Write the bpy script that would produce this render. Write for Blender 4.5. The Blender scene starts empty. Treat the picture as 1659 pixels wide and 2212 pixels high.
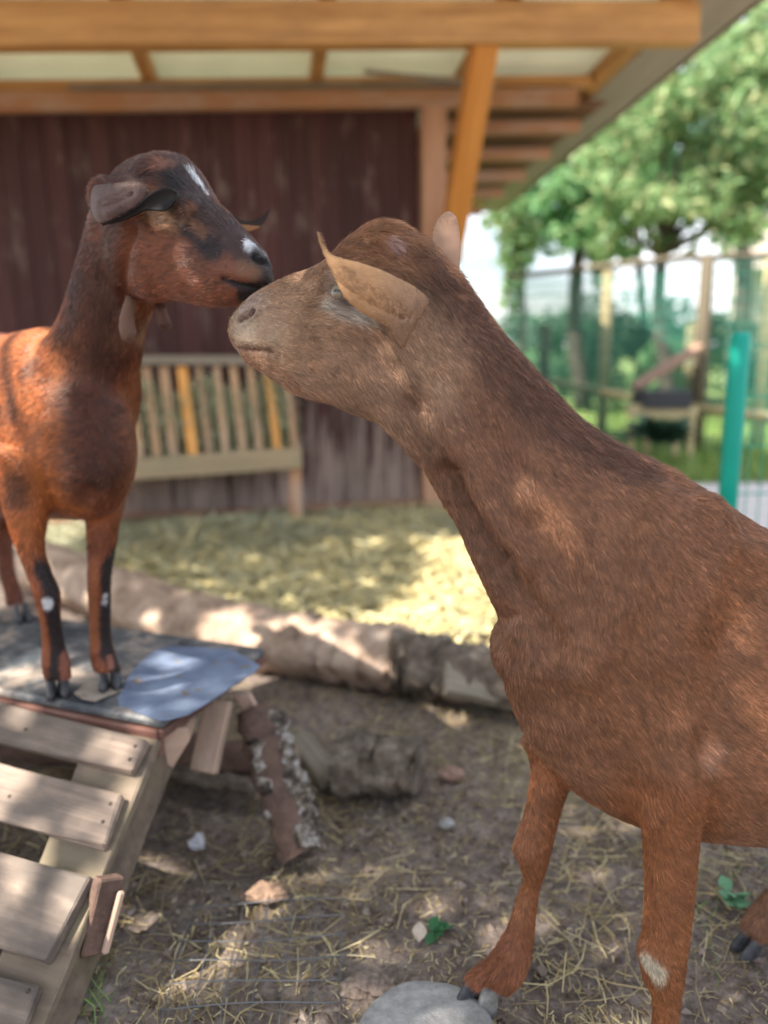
import bpy, bmesh, math, random
import numpy as np
from mathutils import Vector, Matrix
from mathutils.bvhtree import BVHTree
from mathutils.kdtree import KDTree

random.seed(7)
RNG = np.random.default_rng(7)
SC = bpy.context.scene
COL = SC.collection
R = math.radians

# ------------------------------------------------------------------ camera
FPX, HC = 1662.0, 1.0          # focal length in photo units (1659 x 2212 frame), eye height
PITCH, ROLL = R(12), R(1.0)
FWD = np.array([0, math.cos(PITCH), -math.sin(PITCH)])
_r0 = np.array([1., 0, 0]); _u0 = np.cross(_r0, FWD)
RT = _r0 * math.cos(ROLL) - _u0 * math.sin(ROLL)
UP = _u0 * math.cos(ROLL) + _r0 * math.sin(ROLL)
CAM = np.array([0, 0, HC])
cam_d = bpy.data.cameras.new('camera')
cam = bpy.data.objects.new('camera', cam_d); COL.objects.link(cam)
m = Matrix(((RT[0], UP[0], -FWD[0], 0), (RT[1], UP[1], -FWD[1], 0), (RT[2], UP[2], -FWD[2], HC), (0, 0, 0, 1)))
cam.matrix_world = m
cam_d.sensor_fit = 'VERTICAL'; cam_d.sensor_height = 24; cam_d.lens = 24 * FPX / 2212
cam_d.clip_start = 0.05; cam_d.clip_end = 600
cam_d.dof.use_dof = True; cam_d.dof.focus_distance = 1.02; cam_d.dof.aperture_fstop = 1.1
SC.camera = cam

# ------------------------------------------------------------------ light
LDIR = np.array([0.75, 0.33, -1.0]); LDIR /= np.linalg.norm(LDIR)      # the way sunlight travels
sun_el = math.asin(-LDIR[2]); sun_az = math.atan2(-LDIR[0], -LDIR[1])  # compass style: 0 = +Y
W = bpy.data.worlds.new('World'); SC.world = W; W.use_nodes = True
wn, wl = W.node_tree.nodes, W.node_tree.links
for n_ in list(wn): wn.remove(n_)
sky = wn.new('ShaderNodeTexSky'); sky.sky_type = 'NISHITA'; sky.sun_disc = False
sky.sun_elevation = sun_el; sky.sun_rotation = sun_az; sky.air_density = 1.0; sky.dust_density = 2.0
tc = wn.new('ShaderNodeTexCoord'); mp = wn.new('ShaderNodeMapping'); mp.inputs['Scale'].default_value = (1, 1, 2.6)
cn = wn.new('ShaderNodeTexNoise'); cn.inputs['Scale'].default_value = 2.2; cn.inputs['Detail'].default_value = 8; cn.inputs['Roughness'].default_value = .6
cr = wn.new('ShaderNodeValToRGB'); cr.color_ramp.elements[0].position = .40; cr.color_ramp.elements[1].position = .62
mx = wn.new('ShaderNodeMix'); mx.data_type = 'RGBA'; mx.inputs[7].default_value = (9.0, 9.2, 9.6, 1)
bg = wn.new('ShaderNodeBackground'); bg.inputs['Strength'].default_value = 0.105
wo = wn.new('ShaderNodeOutputWorld')
wl.new(tc.outputs['Generated'], mp.inputs['Vector']); wl.new(mp.outputs[0], cn.inputs['Vector']); wl.new(cn.outputs['Fac'], cr.inputs['Fac'])
wl.new(cr.outputs['Color'], mx.inputs[0]); wl.new(sky.outputs[0], mx.inputs[6]); wl.new(mx.outputs[2], bg.inputs['Color']); wl.new(bg.outputs[0], wo.inputs['Surface'])
sd = bpy.data.lights.new('sun', 'SUN'); sd.energy = 5.0; sd.angle = R(0.53); sd.color = (1, .93, .82)
sun = bpy.data.objects.new('sun', sd); COL.objects.link(sun)
sun.rotation_euler = Vector(-LDIR).to_track_quat('Z', 'Y').to_euler()
vs = SC.view_settings; vs.view_transform = 'Standard'; vs.look = 'None'; vs.gamma = 1; vs.use_curve_mapping = False; vs.exposure = 1.55
SC.render.engine = 'CYCLES'
SC.cycles.use_denoising = True
SC.cycles.max_bounces = 8; SC.cycles.transparent_max_bounces = 8
SC.cycles.caustics_reflective = False; SC.cycles.caustics_refractive = False
SC.cycles_curves.shape = 'RIBBONS'; SC.cycles_curves.subdivisions = 1

# ------------------------------------------------------------------ placing helpers
def ray(x, y): return FWD + (x - 829.5) / FPX * RT + (1106 - y) / FPX * UP
def atz(x, y, z=0.0):
    d = ray(x, y); return CAM + d * ((z - HC) / d[2])
def aty(x, y, Y):
    d = ray(x, y); return CAM + d * (Y / d[1])
def proj(P):
    d = np.asarray(P) - CAM; z = d @ FWD
    return 829.5 + FPX * (d @ RT) / z, 1106 - FPX * (d @ UP) / z
def nrm(v): return v / (np.linalg.norm(v) + 1e-12)

def tag(o, label=None, cat=None, group=None, kind=None):
    if label: o['label'] = label
    if cat: o['category'] = cat
    if group: o['group'] = group
    if kind: o['kind'] = kind
    return o
def empty(name, loc, label=None, cat=None, group=None):
    o = bpy.data.objects.new(name, None); COL.objects.link(o)
    o.location = Vector(loc); o.empty_display_size = .1
    return tag(o, label, cat, group)
def setpar(o, par):
    if par is not None:
        o.parent = par
        root = par; off = Vector((0, 0, 0))
        while root is not None:
            off = off + root.location if root.type == 'EMPTY' else off
            root = root.parent
        if par.type == 'EMPTY': o.matrix_parent_inverse = Matrix.Translation(-par.location)
        else: o.matrix_parent_inverse = (par['_mw_inv'] and Matrix([par['_mw_inv'][i*4:i*4+4] for i in range(4)])) if '_mw_inv' in par else Matrix.Identity(4)
def mesh_obj(name, verts, faces, mats, par=None, smooth=False, mi=None):
    me = bpy.data.meshes.new(name)
    me.from_pydata([tuple(map(float, v)) for v in verts], [], [tuple(map(int, f)) for f in faces])
    for mt in (mats if isinstance(mats, (list, tuple)) else [mats]): me.materials.append(mt)
    if mi is not None: me.polygons.foreach_set('material_index', np.asarray(mi, dtype=np.int32))
    if smooth: me.polygons.foreach_set('use_smooth', np.ones(len(me.polygons), dtype=bool))
    me.update()
    o = bpy.data.objects.new(name, me); COL.objects.link(o); setpar(o, par)
    return o
def copy_obj(o, par=None):
    c = o.copy(); COL.objects.link(c); return c

_box_cache = {}
def board(name, p0, p1, width, thick, hint, mat, par=None, bev=.003, mw=None):
    """box whose local X runs p0->p1, local Z towards hint; centred on the p0-p1 line"""
    p0 = np.asarray(p0, float); p1 = np.asarray(p1, float)
    L = np.linalg.norm(p1 - p0); x = nrm(p1 - p0)
    z = np.asarray(hint, float); z = nrm(z - x * (z @ x)); y = np.cross(z, x)
    bm = bmesh.new(); bmesh.ops.create_cube(bm, size=1)
    for v in bm.verts: v.co = Vector((v.co.x * L, v.co.y * width, v.co.z * thick))
    if bev: bmesh.ops.bevel(bm, geom=bm.edges[:], offset=min(bev, thick * .3), segments=1, affect='EDGES')
    nn = max(1, int(L / .25)) 
    me = bpy.data.meshes.new(name); bm.to_mesh(me); bm.free()
    me.materials.append(mat)
    o = bpy.data.objects.new(name, me); COL.objects.link(o)
    c = (p0 + p1) / 2
    M = Matrix(((x[0], y[0], z[0], c[0]), (x[1], y[1], z[1], c[1]), (x[2], y[2], z[2], c[2]), (0, 0, 0, 1)))
    setpar(o, par)
    if par is not None and par.type == 'EMPTY':
        o.matrix_basis = M     # parent inverse already cancels the empty's offset
    else: o.matrix_basis = M
    return o

# ------------------------------------------------------------------ materials
def newmat(name):
    mt = bpy.data.materials.new(name); mt.use_nodes = True
    nt = mt.node_tree; b = nt.nodes['Principled BSDF']
    b.inputs['Specular IOR Level'].default_value = .3
    return mt, nt, b
def ramp(nt, stops):
    r = nt.nodes.new('ShaderNodeValToRGB'); e = r.color_ramp.elements
    while len(e) < len(stops): e.new(.5)
    for i, (p, c) in enumerate(stops): e[i].position = p; e[i].color = (*c, 1)
    return r
def noise(nt, scale, detail=6, rough=.6, vec=None, sc=None, obj='Object', off_rand=False):
    n = nt.nodes.new('ShaderNodeTexNoise'); n.inputs['Scale'].default_value = scale
    n.inputs['Detail'].default_value = detail; n.inputs['Roughness'].default_value = rough
    t = nt.nodes.new('ShaderNodeTexCoord'); mpn = nt.nodes.new('ShaderNodeMapping')
    if sc: mpn.inputs['Scale'].default_value = sc
    nt.links.new(t.outputs[obj], mpn.inputs['Vector'])
    if off_rand:
        oi = nt.nodes.new('ShaderNodeObjectInfo'); mu = nt.nodes.new('ShaderNodeVectorMath'); mu.operation = 'SCALE'
        cx = nt.nodes.new('ShaderNodeCombineXYZ')
        for k in range(3): nt.links.new(oi.outputs['Random'], cx.inputs[k])
        nt.links.new(cx.outputs[0], mu.inputs[0]); mu.inputs['Scale'].default_value = 37.0
        nt.links.new(mu.outputs[0], mpn.inputs['Location'])
    nt.links.new(mpn.outputs[0], n.inputs['Vector'])
    return n
def mixc(nt, fac, a, b, mode='MIX'):
    mxn = nt.nodes.new('ShaderNodeMix'); mxn.data_type = 'RGBA'; mxn.blend_type = mode
    for s, v in ((0, fac), (6, a), (7, b)):
        if isinstance(v, (int, float)): mxn.inputs[s].default_value = v
        elif isinstance(v, tuple): mxn.inputs[s].default_value = (*v, 1)
        else: nt.links.new(v, mxn.inputs[s])
    return mxn.outputs[2]
def bump(nt, b, h, strength=.5, dist=.01):
    bp = nt.nodes.new('ShaderNodeBump'); bp.inputs['Strength'].default_value = strength; bp.inputs['Distance'].default_value = dist
    nt.links.new(h, bp.inputs['Height']); nt.links.new(bp.outputs[0], b.inputs['Normal'])
def wood(name, c1, c2, stain=None, stain_amt=.5, rough=.75, grain=26, stain_pos=(.45, .65), foot=None):
    mt, nt, b = newmat(name)
    g = noise(nt, 1.0, 7, .65, sc=(1.6, grain, grain), off_rand=True)
    r = ramp(nt, [(.3, c1), (.7, c2)]); nt.links.new(g.outputs['Fac'], r.inputs['Fac'])
    col = r.outputs[0]
    if stain:
        s = noise(nt, 1.0, 5, .6, sc=(3.5, 9, 9), off_rand=True)
        rr = ramp(nt, [(stain_pos[0], (0, 0, 0)), (stain_pos[1], (1, 1, 1))]); nt.links.new(s.outputs['Fac'], rr.inputs['Fac'])
        mu = nt.nodes.new('ShaderNodeMath'); mu.operation = 'MULTIPLY'; mu.inputs[1].default_value = stain_amt
        nt.links.new(rr.outputs[0], mu.inputs[0])
        col = mixc(nt, mu.outputs[0], col, stain)
    if foot:
        s2 = noise(nt, 1.0, 6, .65, sc=(2.2, 22, 22), off_rand=True); tx = nt.nodes.new('ShaderNodeTexCoord'); sx = nt.nodes.new('ShaderNodeSeparateXYZ'); nt.links.new(tx.outputs['Object'], sx.inputs[0])
        m1 = nt.nodes.new('ShaderNodeMapRange'); m1.inputs[1].default_value = foot[0]; m1.inputs[2].default_value = foot[1]; m1.inputs[3].default_value = .26; m1.inputs[4].default_value = -.12; nt.links.new(sx.outputs[0], m1.inputs[0])
        ad = nt.nodes.new('ShaderNodeMath'); ad.operation = 'ADD'; nt.links.new(m1.outputs[0], ad.inputs[0]); nt.links.new(s2.outputs['Fac'], ad.inputs[1])
        r3 = ramp(nt, [(.56, (0, 0, 0)), (.74, (.8, .8, .8))]); nt.links.new(ad.outputs[0], r3.inputs['Fac']); col = mixc(nt, r3.outputs[0], col, foot[2])
    oi = nt.nodes.new('ShaderNodeObjectInfo'); hs = nt.nodes.new('ShaderNodeHueSaturation')
    mr = nt.nodes.new('ShaderNodeMapRange'); mr.inputs[3].default_value = .78; mr.inputs[4].default_value = 1.22
    nt.links.new(oi.outputs['Random'], mr.inputs[0]); nt.links.new(mr.outputs[0], hs.inputs['Value']); nt.links.new(col, hs.inputs['Color'])
    nt.links.new(hs.outputs[0], b.inputs['Base Color']); b.inputs['Roughness'].default_value = rough
    bump(nt, b, g.outputs['Fac'], .5, .004)
    return mt
def flat(name, c, rough=.6, metal=0, c2=None, sc=20, bmp=0):
    mt, nt, b = newmat(name)
    b.inputs['Base Color'].default_value = (*c, 1); b.inputs['Roughness'].default_value = rough; b.inputs['Metallic'].default_value = metal
    if c2:
        g = noise(nt, sc, 6, .6); r = ramp(nt, [(.35, c), (.65, c2)]); nt.links.new(g.outputs['Fac'], r.inputs['Fac']); nt.links.new(r.outputs[0], b.inputs['Base Color'])
        if bmp: bump(nt, b, g.outputs['Fac'], bmp, .01)
    return mt

M_BEAM = wood('orange_stained_wood', (.36, .175, .055), (.60, .33, .12), stain=(.26, .13, .05), stain_amt=.4, rough=.55)
M_BRACE = wood('bright_orange_wood', (.58, .22, .04), (.72, .32, .08), rough=.55)
M_PLATE = wood('pinkish_wood', (.40, .20, .10), (.55, .29, .15), stain=(.5, .42, .36), stain_amt=.5)
M_POST = wood('pale_post_wood', (.36, .19, .11), (.48, .28, .18))
M_RED = wood('dark_red_painted_board', (.044, .017, .015), (.080, .030, .027), stain=(.30, .23, .20), stain_amt=.4, stain_pos=(.56, .72), rough=.7, foot=(-1.1, .1, (.36, .27, .225)))
M_GREY = wood('grey_weathered_wood', (.20, .16, .12), (.38, .32, .25), stain=(.10, .10, .06), stain_amt=.4)
M_SLAT = wood('weathered_slat_wood', (.40, .235, .125), (.58, .38, .23), stain=(.3, .24, .19), stain_amt=.5)
M_SLATO = wood('orange_slat_wood', (.60, .27, .07), (.75, .38, .12))
M_DECK = wood('pallet_deck_wood', (.14, .105, .085), (.36, .27, .21), stain=(.09, .075, .065), stain_amt=.8, stain_pos=(.42, .60), grain=52)
M_MOSS = wood('mossy_stringer_wood', (.085, .064, .048), (.20, .15, .11), stain=(.14, .125, .065), stain_amt=.5)
M_SOFFIT = wood('brown_soffit_board', (.14, .06, .035), (.20, .09, .05))
M_EDGE = wood('reddish_board_edge', (.07, .03, .024), (.20, .095, .07), stain=(.30, .2, .16), stain_amt=.5)

# ------------------------------------------------------------------ sun / shade plan: what the tree overhead lets through
def shadow_key(P):           # position across the sun beam (two coordinates)
    P = np.atleast_2d(P)
    t = P[:, 2] / (-LDIR[2])
    Q = P + LDIR * t[:, None]
    return Q[:, :2]

# ------------------------------------------------------------------ ground
def vnoise(x, y, s, seed):
    rg = np.random.default_rng(seed); g = rg.random((64, 64))
    u = x / s; v = y / s; iu = np.floor(u).astype(int); iv = np.floor(v).astype(int); fu = u - iu; fv = v - iv
    fu = fu * fu * (3 - 2 * fu); fv = fv * fv * (3 - 2 * fv)
    a = g[iu % 64, iv % 64]; b = g[(iu + 1) % 64, iv % 64]; c = g[iu % 64, (iv + 1) % 64]; d = g[(iu + 1) % 64, (iv + 1) % 64]
    return (a * (1 - fu) + b * fu) * (1 - fv) + (c * (1 - fu) + d * fu) * fv - .5
def gh(x, y):
    x = np.asarray(x, float); y = np.asarray(y, float)
    near = np.clip(1.6 - np.hypot(x, y - 1.5) / 6, 0, 1)
    return (vnoise(x, y, .35, 1) * .022 + vnoise(x, y, .11, 2) * .014 + vnoise(x, y, .045, 3) * .008) * near - .004
xs = np.unique(np.concatenate([np.linspace(-1.8, 1.6, 200), np.linspace(-4, -1.8, 30), np.linspace(1.6, 5, 30), [-300, -100, -40, -15, -8, 8, 15, 40, 100, 300]]))
ys = np.unique(np.concatenate([np.linspace(.3, 3.2, 190), np.linspace(3.2, 6, 40), [-300, -60, -15, -5, -1, 0, 7, 9, 12, 16, 24, 40, 100, 300, 500]]))
X, Yg = np.meshgrid(xs, ys); Zg = gh(X, Yg)
nx, ny = len(xs), len(ys)
ii = np.arange(nx * ny).reshape(ny, nx)
F = np.stack([ii[:-1, :-1].ravel(), ii[:-1, 1:].ravel(), ii[1:, 1:].ravel(), ii[1:, :-1].ravel()], 1)
mt, nt, b = newmat('soil')
n1 = noise(nt, 3.5, 10, .7); n2 = noise(nt, 45, 8, .75)
r1 = ramp(nt, [(.32, (.085, .066, .055)), (.50, (.235, .192, .168)), (.70, (.42, .365, .325))]); nt.links.new(n2.outputs['Fac'], r1.inputs['Fac'])
r2 = ramp(nt, [(.38, (.6, .55, .52)), (.62, (1.3, 1.25, 1.2))]); nt.links.new(n1.outputs['Fac'], r2.inputs['Fac'])
nt.links.new(mixc(nt, 1.0, r1.outputs[0], r2.outputs[0], 'MULTIPLY'), b.inputs['Base Color']); b.inputs['Roughness'].default_value = .9
bump(nt, b, n2.outputs['Fac'], .9, .02)
M_SOIL = mt
g = mesh_obj('ground', np.stack([X.ravel(), Yg.ravel(), Zg.ravel()], 1), F, M_SOIL, smooth=True); tag(g, kind='structure')

# straw strands, as thin bent ribbons
def strands(name, pts, length, width, mat, lift=.25, par=None, hue=None, seed=3, up=.0):
    rg = np.random.default_rng(seed); N = len(pts)
    az = rg.random(N) * 2 * np.pi; el = rg.normal(0, lift, N) * .5 + up
    L = length * (.4 + 1.1 * rg.random(N)); w = width * (.6 + .8 * rg.random(N))
    d = np.stack([np.cos(az) * np.cos(el), np.sin(az) * np.cos(el), np.sin(el)], 1)
    side = np.stack([-np.sin(az), np.cos(az), rg.normal(0, .5, N)], 1); side /= np.linalg.norm(side, axis=1)[:, None]
    bend = rg.normal(0, .16, N)[:, None] * L[:, None] * np.stack([-np.sin(az), np.cos(az), np.abs(rg.normal(0, .5, N))], 1)
    V = []; 
    for t in (-.5, 0, .5):
        c = pts + d * (L * t)[:, None] + bend * (1 - 4 * t * t)
        if up: c = pts + d * (L * (t + .5))[:, None] + bend * (1 - 4 * t * t) * .5
        V.append(c - side * (w / 2)[:, None] * (1 if t < .4 else .5)); V.append(c + side * (w / 2)[:, None] * (1 if t < .4 else .5))
    V = np.stack(V, 1)                      # N,6,3
    fl = np.maximum(gh(V[..., 0], V[..., 1]) + .0015, 0 if False else -1)
    V[..., 2] = np.maximum(V[..., 2], fl)
    V = V.reshape(-1, 3)
    b0 = np.arange(N)[:, None] * 6
    F = np.concatenate([b0 + np.array([[0, 1, 3, 2]]), b0 + np.array([[2, 3, 5, 4]])], 0)
    return mesh_obj(name, V, F, mat, par)
def strawmat(name, ca, cb, cc, translucent=.0):
    mt, nt, b = newmat(name)
    gi = nt.nodes.new('ShaderNodeNewGeometry'); r = ramp(nt, [(0, ca), (.5, cb), (1, cc)])
    nt.links.new(gi.outputs['Random Per Island'], r.inputs['Fac']); nt.links.new(r.outputs[0], b.inputs['Base Color'])
    b.inputs['Roughness'].default_value = .55
    return mt
M_STRAW = strawmat('straw', (.16, .11, .055), (.36, .27, .13), (.62, .52, .30))
M_HAY = strawmat('green_hay', (.22, .23, .16), (.36, .36, .25), (.50, .48, .32))
M_YSTRAW = strawmat('yellow_straw', (.42, .33, .14), (.64, .54, .27), (.78, .70, .42))
M_GRASS = strawmat('grass_blades', (.05, .12, .02), (.10, .22, .04), (.20, .30, .08))
def scatter(n, x0, x1, y0, y1, seed, keep=None, hz=.003, pile=0):
    rg = np.random.default_rng(seed)
    P = np.stack([rg.uniform(x0, x1, n), rg.uniform(y0, y1, n)], 1)
    if keep is not None: P = P[keep(P[:, 0], P[:, 1])]
    z = gh(P[:, 0], P[:, 1]) + np.abs(np.random.default_rng(seed + 1).normal(0, hz, len(P)))
    return np.column_stack([P, z])
# near straw: patchy
kp = lambda x, y: (vnoise(x, y, .16, 11) + vnoise(x, y, .5, 12) + .22 + .4 * (x > -.15) * (np.random.default_rng(5).random(len(x)) - .3)) > np.random.default_rng(9).random(len(x)) * .75 - .1
P = scatter(9500, -1.0, 1.5, .35, 2.1, 21, kp, .006)
tag(strands('scattered_straw', P, .085, .0019, M_STRAW, .12, seed=4), kind='stuff')
P = scatter(26000, -1.3, 1.6, .3, 2.2, 22, None, .002)
tag(strands('chaff', P, .018, .0016, M_STRAW, .3, seed=5), kind='stuff')

# ------------------------------------------------------------------ the shed frame
O = atz(950, 1097); TH = R(9)
A_ = np.array([math.cos(TH), math.sin(TH), 0]); N_ = np.array([math.sin(TH), -math.cos(TH), 0]); K_ = np.array([0, 0, 1.])
def S(u, v, z): return O + A_ * u + N_ * v + K_ * z
shed = empty('goat_shed', S(-1.2, 0, 0), 'dark red boarded goat shed with orange timber canopy over the straw yard', 'shed')
# wall boards
u = -3.6; k = 0
while u < -.16:
    w = random.uniform(.085, .13)
    board('wall_board', S(u + w / 2, 0, .045), S(u + w / 2, 0, 2.33), w - random.uniform(.001, .006), .022, N_ + A_ * random.uniform(-.03, .03), M_RED, shed, .002)
    if k % 1 == 0: pass
    u += w; k += 1
board('back_sheathing', S(-3.6, -.03, 1.2), S(-.12, -.03, 1.2), 2.3, .02, N_, flat('dark_sheathing', (.03, .015, .012), .9), shed, 0)
board('corner_post', S(-.055, .03, 0), S(-.045, .03, 2.36), .135, .12, N_, M_POST, shed)
board('sill_beam', S(-3.6, .03, .03), S(-.125, .03, .03), .07, .05, N_, wood('reddish_sill', (.22, .10, .06), (.34, .18, .11)), shed)
# side wall going back from the corner
for k in range(30):
    board('side_wall_board', S(-.01, -.09 - .1 * k, .0), S(-.01, -.09 - .1 * k, 2.2), .094, .022, A_, M_RED, shed, .002)
# wall plate in two lifts
def zl(u, z0, z1): return z0 + (z1 - z0) * (u + 2.38) / 2.4     # the roof rises a little to the right
board('wall_plate', S(-3.6, .06, zl(-3.6, 2.285, 2.375)), S(.80, .06, zl(.80, 2.285, 2.375)), .09, .07, N_, M_PLATE, shed)
board('upper_plate', S(-3.6, .03, zl(-3.6, 2.365, 2.465)), S(.90, .03, zl(.90, 2.365, 2.465)), .055, .08, N_, M_BEAM, shed)
board('weathered_lath', S(-2.0, .12, 2.355), S(.25, .12, 2.445), .025, .012, N_, M_GREY, shed)
board('lath_end', S(-.45, .14, 2.475), S(.30, .125, 2.44), .025, .015, N_, M_GREY, shed)
# front beam
bv = .95
bL = S(-3.6, bv, 2.262); bR = S(1.015, bv, 2.468)
board('front_beam', bL, bR, .172, .10, N_, M_BEAM, shed, .006)
def roofz(u, v):     # underside of the roof sheet
    return 2.50 + .055 * (u + 2.1) / 3.1 * 1.6 + .07 * v
# rafters
for ub in (-3.45, -2.52, -1.62, -.72, .12, .93):
    p0 = S(ub + .0, 1.35, roofz(ub, 1.35) - .055); p1 = S(ub + .06, -3.1, roofz(ub, -3.1) - .055)
    board('rafter', p0, p1, .065, .10, K_, M_BEAM, shed)
# roof sheets (pale underside), corrugated ribs
mt = flat('pale_roof_sheet', (.70, .69, .56), .5, c2=(.78, .77, .64), sc=3)
_nt = mt.node_tree; _b = _nt.nodes['Principled BSDF']; _t = _nt.nodes.new('ShaderNodeBsdfTranslucent'); _t.inputs['Color'].default_value = (.72, .72, .62, 1); _m = _nt.nodes.new('ShaderNodeMixShader'); _m.inputs[0].default_value = .25
_nt.links.new(_b.outputs[0], _m.inputs[1]); _nt.links.new(_t.outputs[0], _m.inputs[2]); _nt.links.new(_m.outputs[0], _nt.nodes['Material Output'].inputs['Surface'])
ur = np.linspace(-3.9, 1.36, 160); vr = np.array([1.55, .6, 0, -.6, -1.7, -3.2])
UU, VV = np.meshgrid(ur, vr)
V = []
for uu, vv in zip(UU.ravel(), VV.ravel()):
    V.append(S(uu, vv, roofz(uu, vv) + .006 * math.sin(uu * 2 * math.pi / .075)))
V = np.array(V); n0 = len(V)
V2 = V[:0]
ii = np.arange(n0).reshape(len(vr), len(ur))
Fb = np.stack([ii[:-1, :-1].ravel(), ii[:-1, 1:].ravel(), ii[1:, 1:].ravel(), ii[1:, :-1].ravel()], 1)
mesh_obj('roof_sheet', V, Fb[:, ::-1], mt, shed, True).modifiers.new('sheet', 'SOLIDIFY').thickness = .0012
# verge board along the right edge
board('verge_board', S(1.37, 1.56, roofz(1.36, 1.55) - .02), S(1.37, -3.2, roofz(1.36, -3.2) - .02), .10, .02, A_, M_GREY, shed)
board('verge_soffit', S(1.20, 1.56, roofz(1.2, 1.55) - .05), S(1.20, -3.2, roofz(1.2, -3.2) - .05), .30, .015, K_, wood('grey_soffit', (.30, .25, .20), (.40, .34, .28)), shed)
# brace from the beam down to the corner post, and outriggers beyond the corner
board('brace', S(-.005, bv - .01, 2.39), S(.03, .12, 1.50), .115, .122, A_, M_BRACE, shed, .006)
for vv, z0 in ((-.25, 2.30), (-.75, 2.26), (-1.25, 2.22), (-1.8, 2.2), (-2.4, 2.16), (-3.0, 2.14)):
    board('outrigger', S(.0, vv, z0), S(.95, vv, z0 + .03), .07, .07, K_, M_PLATE, shed)
for k in range(18):
    vv = -.15 - k * .17
    board('soffit_board', S(-.0, vv, 2.40 - .008 * k), S(1.05, vv, 2.43 - .008 * k), .16, .015, K_, M_SOFFIT, shed, .002)

# ------------------------------------------------------------------ hay rack
rack = empty('hay_rack', S(-1.4, .3, 0), 'slatted wooden hay rack full of green hay on the shed wall', 'hay rack')
board('rear_top_rail', S(-2.15, .335, .972), S(-.93, .335, .945), .05, .04, N_, M_GREY, rack)
_us = np.arange(-2.06, -.93, .0935); _px = [proj(S(q_, .33, .7))[0] for q_ in _us]; _or = [int(np.argmin(np.abs(np.array(_px) - q_))) for q_ in (418, 575)]
for i, us in enumerate(_us):
    t = M_SLATO if i in _or else M_SLAT
    board('slat', S(us - .015 + random.uniform(-.006, .006), .30, .925), S(us + .02 + random.uniform(-.006, .006), .37, .44), random.uniform(.036, .052) + (.008 if i in _or else 0), .02, N_, t, rack)
board('front_board', S(-2.2, .42, .375), S(-.885, .42, .415), .115, .03, N_, wood('tan_shelf_wood', (.34, .25, .15), (.50, .38, .24), stain=(.3, .28, .18), stain_amt=.5), rack)
board('trough_floor', S(-2.2, .2, .34), S(-.90, .2, .37), .40, .02, K_, M_GREY, rack)
board('post', S(-.925, .35, 0), S(-.925, .35, .345), .07, .06, N_, M_PLATE, rack)
board('post', S(-2.0, .35, 0), S(-2.0, .35, .345), .07, .06, N_, M_PLATE, rack)
board('side_panel', S(-.905, .19, .38), S(-.905, .19, .95), .30, .02, A_, M_RED, rack)
board('rear_board', S(-2.2, .03, .68), S(-.95, .03, .68), .05, .02, N_, M_GREY, rack)
rg = np.random.default_rng(31); n = 15000
q = np.stack([rg.uniform(-2.15, -.93, n), rg.uniform(.10, .325, n), .38 + .50 * rg.random(n) ** 1.1], 1)
q[:, 2] -= .12 * np.abs(np.sin(q[:, 0] * 9)) * (q[:, 2] > .7)
q[:, 1] = np.where(rg.random(n) < .5, rg.uniform(.25, .32, n), q[:, 1]); P = O + q[:, :1] * A_ + q[:, 1:2] * N_ + q[:, 2:] * K_
tag(strands('rack_hay', P, .13, .006, strawmat('rack_hay_straw', (.30, .33, .20), (.50, .52, .34), (.68, .66, .46)), 1.2, seed=8), 'loose grey green hay filling the slatted rack', 'hay', kind='stuff')

# ------------------------------------------------------------------ hay and straw on the yard floor
def haykeep(x, y):
    P = np.column_stack([x, y]) - O[:2]
    u = P @ A_[:2]; v = P @ N_[:2]
    return (v > .02) & (u < 1.2)
def hump(x, y): return .10 * np.clip(1 - np.hypot((x + .85) / .8, (y - 4.0) / .35), 0, 1) + .05 * np.clip(1 - np.hypot((x + .0) / .9, (y - 3.7) / .6), 0, 1) + .03 * (vnoise(x, y, .3, 41) + .5)
xs = np.linspace(-2.6, 1.7, 120); ys = np.linspace(2.35, 4.9, 80)
X, Yg = np.meshgrid(xs, ys)
edge = np.clip((Yg - (2.55 - .5 * X.clip(-3, .2))) * 3, 0, 1)
Zh = hump(X, Yg) * edge - .02 + .028 * edge
ii = np.arange(X.size).reshape(X.shape)
F = np.stack([ii[:-1, :-1].ravel(), ii[:-1, 1:].ravel(), ii[1:, 1:].ravel(), ii[1:, :-1].ravel()], 1)
mt, nt, b = newmat('hay_mat')
n2 = noise(nt, 60, 8, .75); n3 = noise(nt, 1.3, 3, .5)
r1 = ramp(nt, [(.3, (.16, .15, .08)), (.7, (.48, .42, .24))]); nt.links.new(n2.outputs['Fac'], r1.inputs['Fac'])
nt.links.new(r1.outputs[0], b.inputs['Base Color']); b.inputs['Roughness'].default_value = .85; bump(nt, b, n2.outputs['Fac'], 1, .02)
tag(mesh_obj('hay_layer', np.stack([X.ravel(), Yg.ravel(), Zh.ravel()], 1), F, mt, smooth=True), kind='structure')
def hayscatter(n, seed, kk):
    rg = np.random.default_rng(seed)
    x = rg.uniform(-2.6, 1.7, n); y = rg.uniform(2.35, 4.85, n)
    k = haykeep(x, y) & kk(x, y, rg) & (y > 2.6 - .5 * np.clip(x, -3, .2) - .2 * rg.random(n)); x, y = x[k], y[k]
    return np.column_stack([x, y, np.maximum(hump(x, y), 0) + .012 + .02 * rg.random(len(x))])
yel = lambda x, y: 1 / (1 + np.exp(-((x + .55) * 1.6 + (3.75 - y) * 1.7 + 2.0 * vnoise(x, y, .35, 44)) * 2))
tag(strands('green_hay_litter', hayscatter(16000, 51, lambda x, y, r: r.random(len(x)) > yel(x, y) * .9), .12, .006, M_HAY, .5, seed=9), kind='stuff')
tag(strands('yellow_straw_litter', hayscatter(16000, 52, lambda x, y, r: r.random(len(x)) < yel(x, y)), .12, .007, M_YSTRAW, .5, seed=10), kind='stuff')

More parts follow.
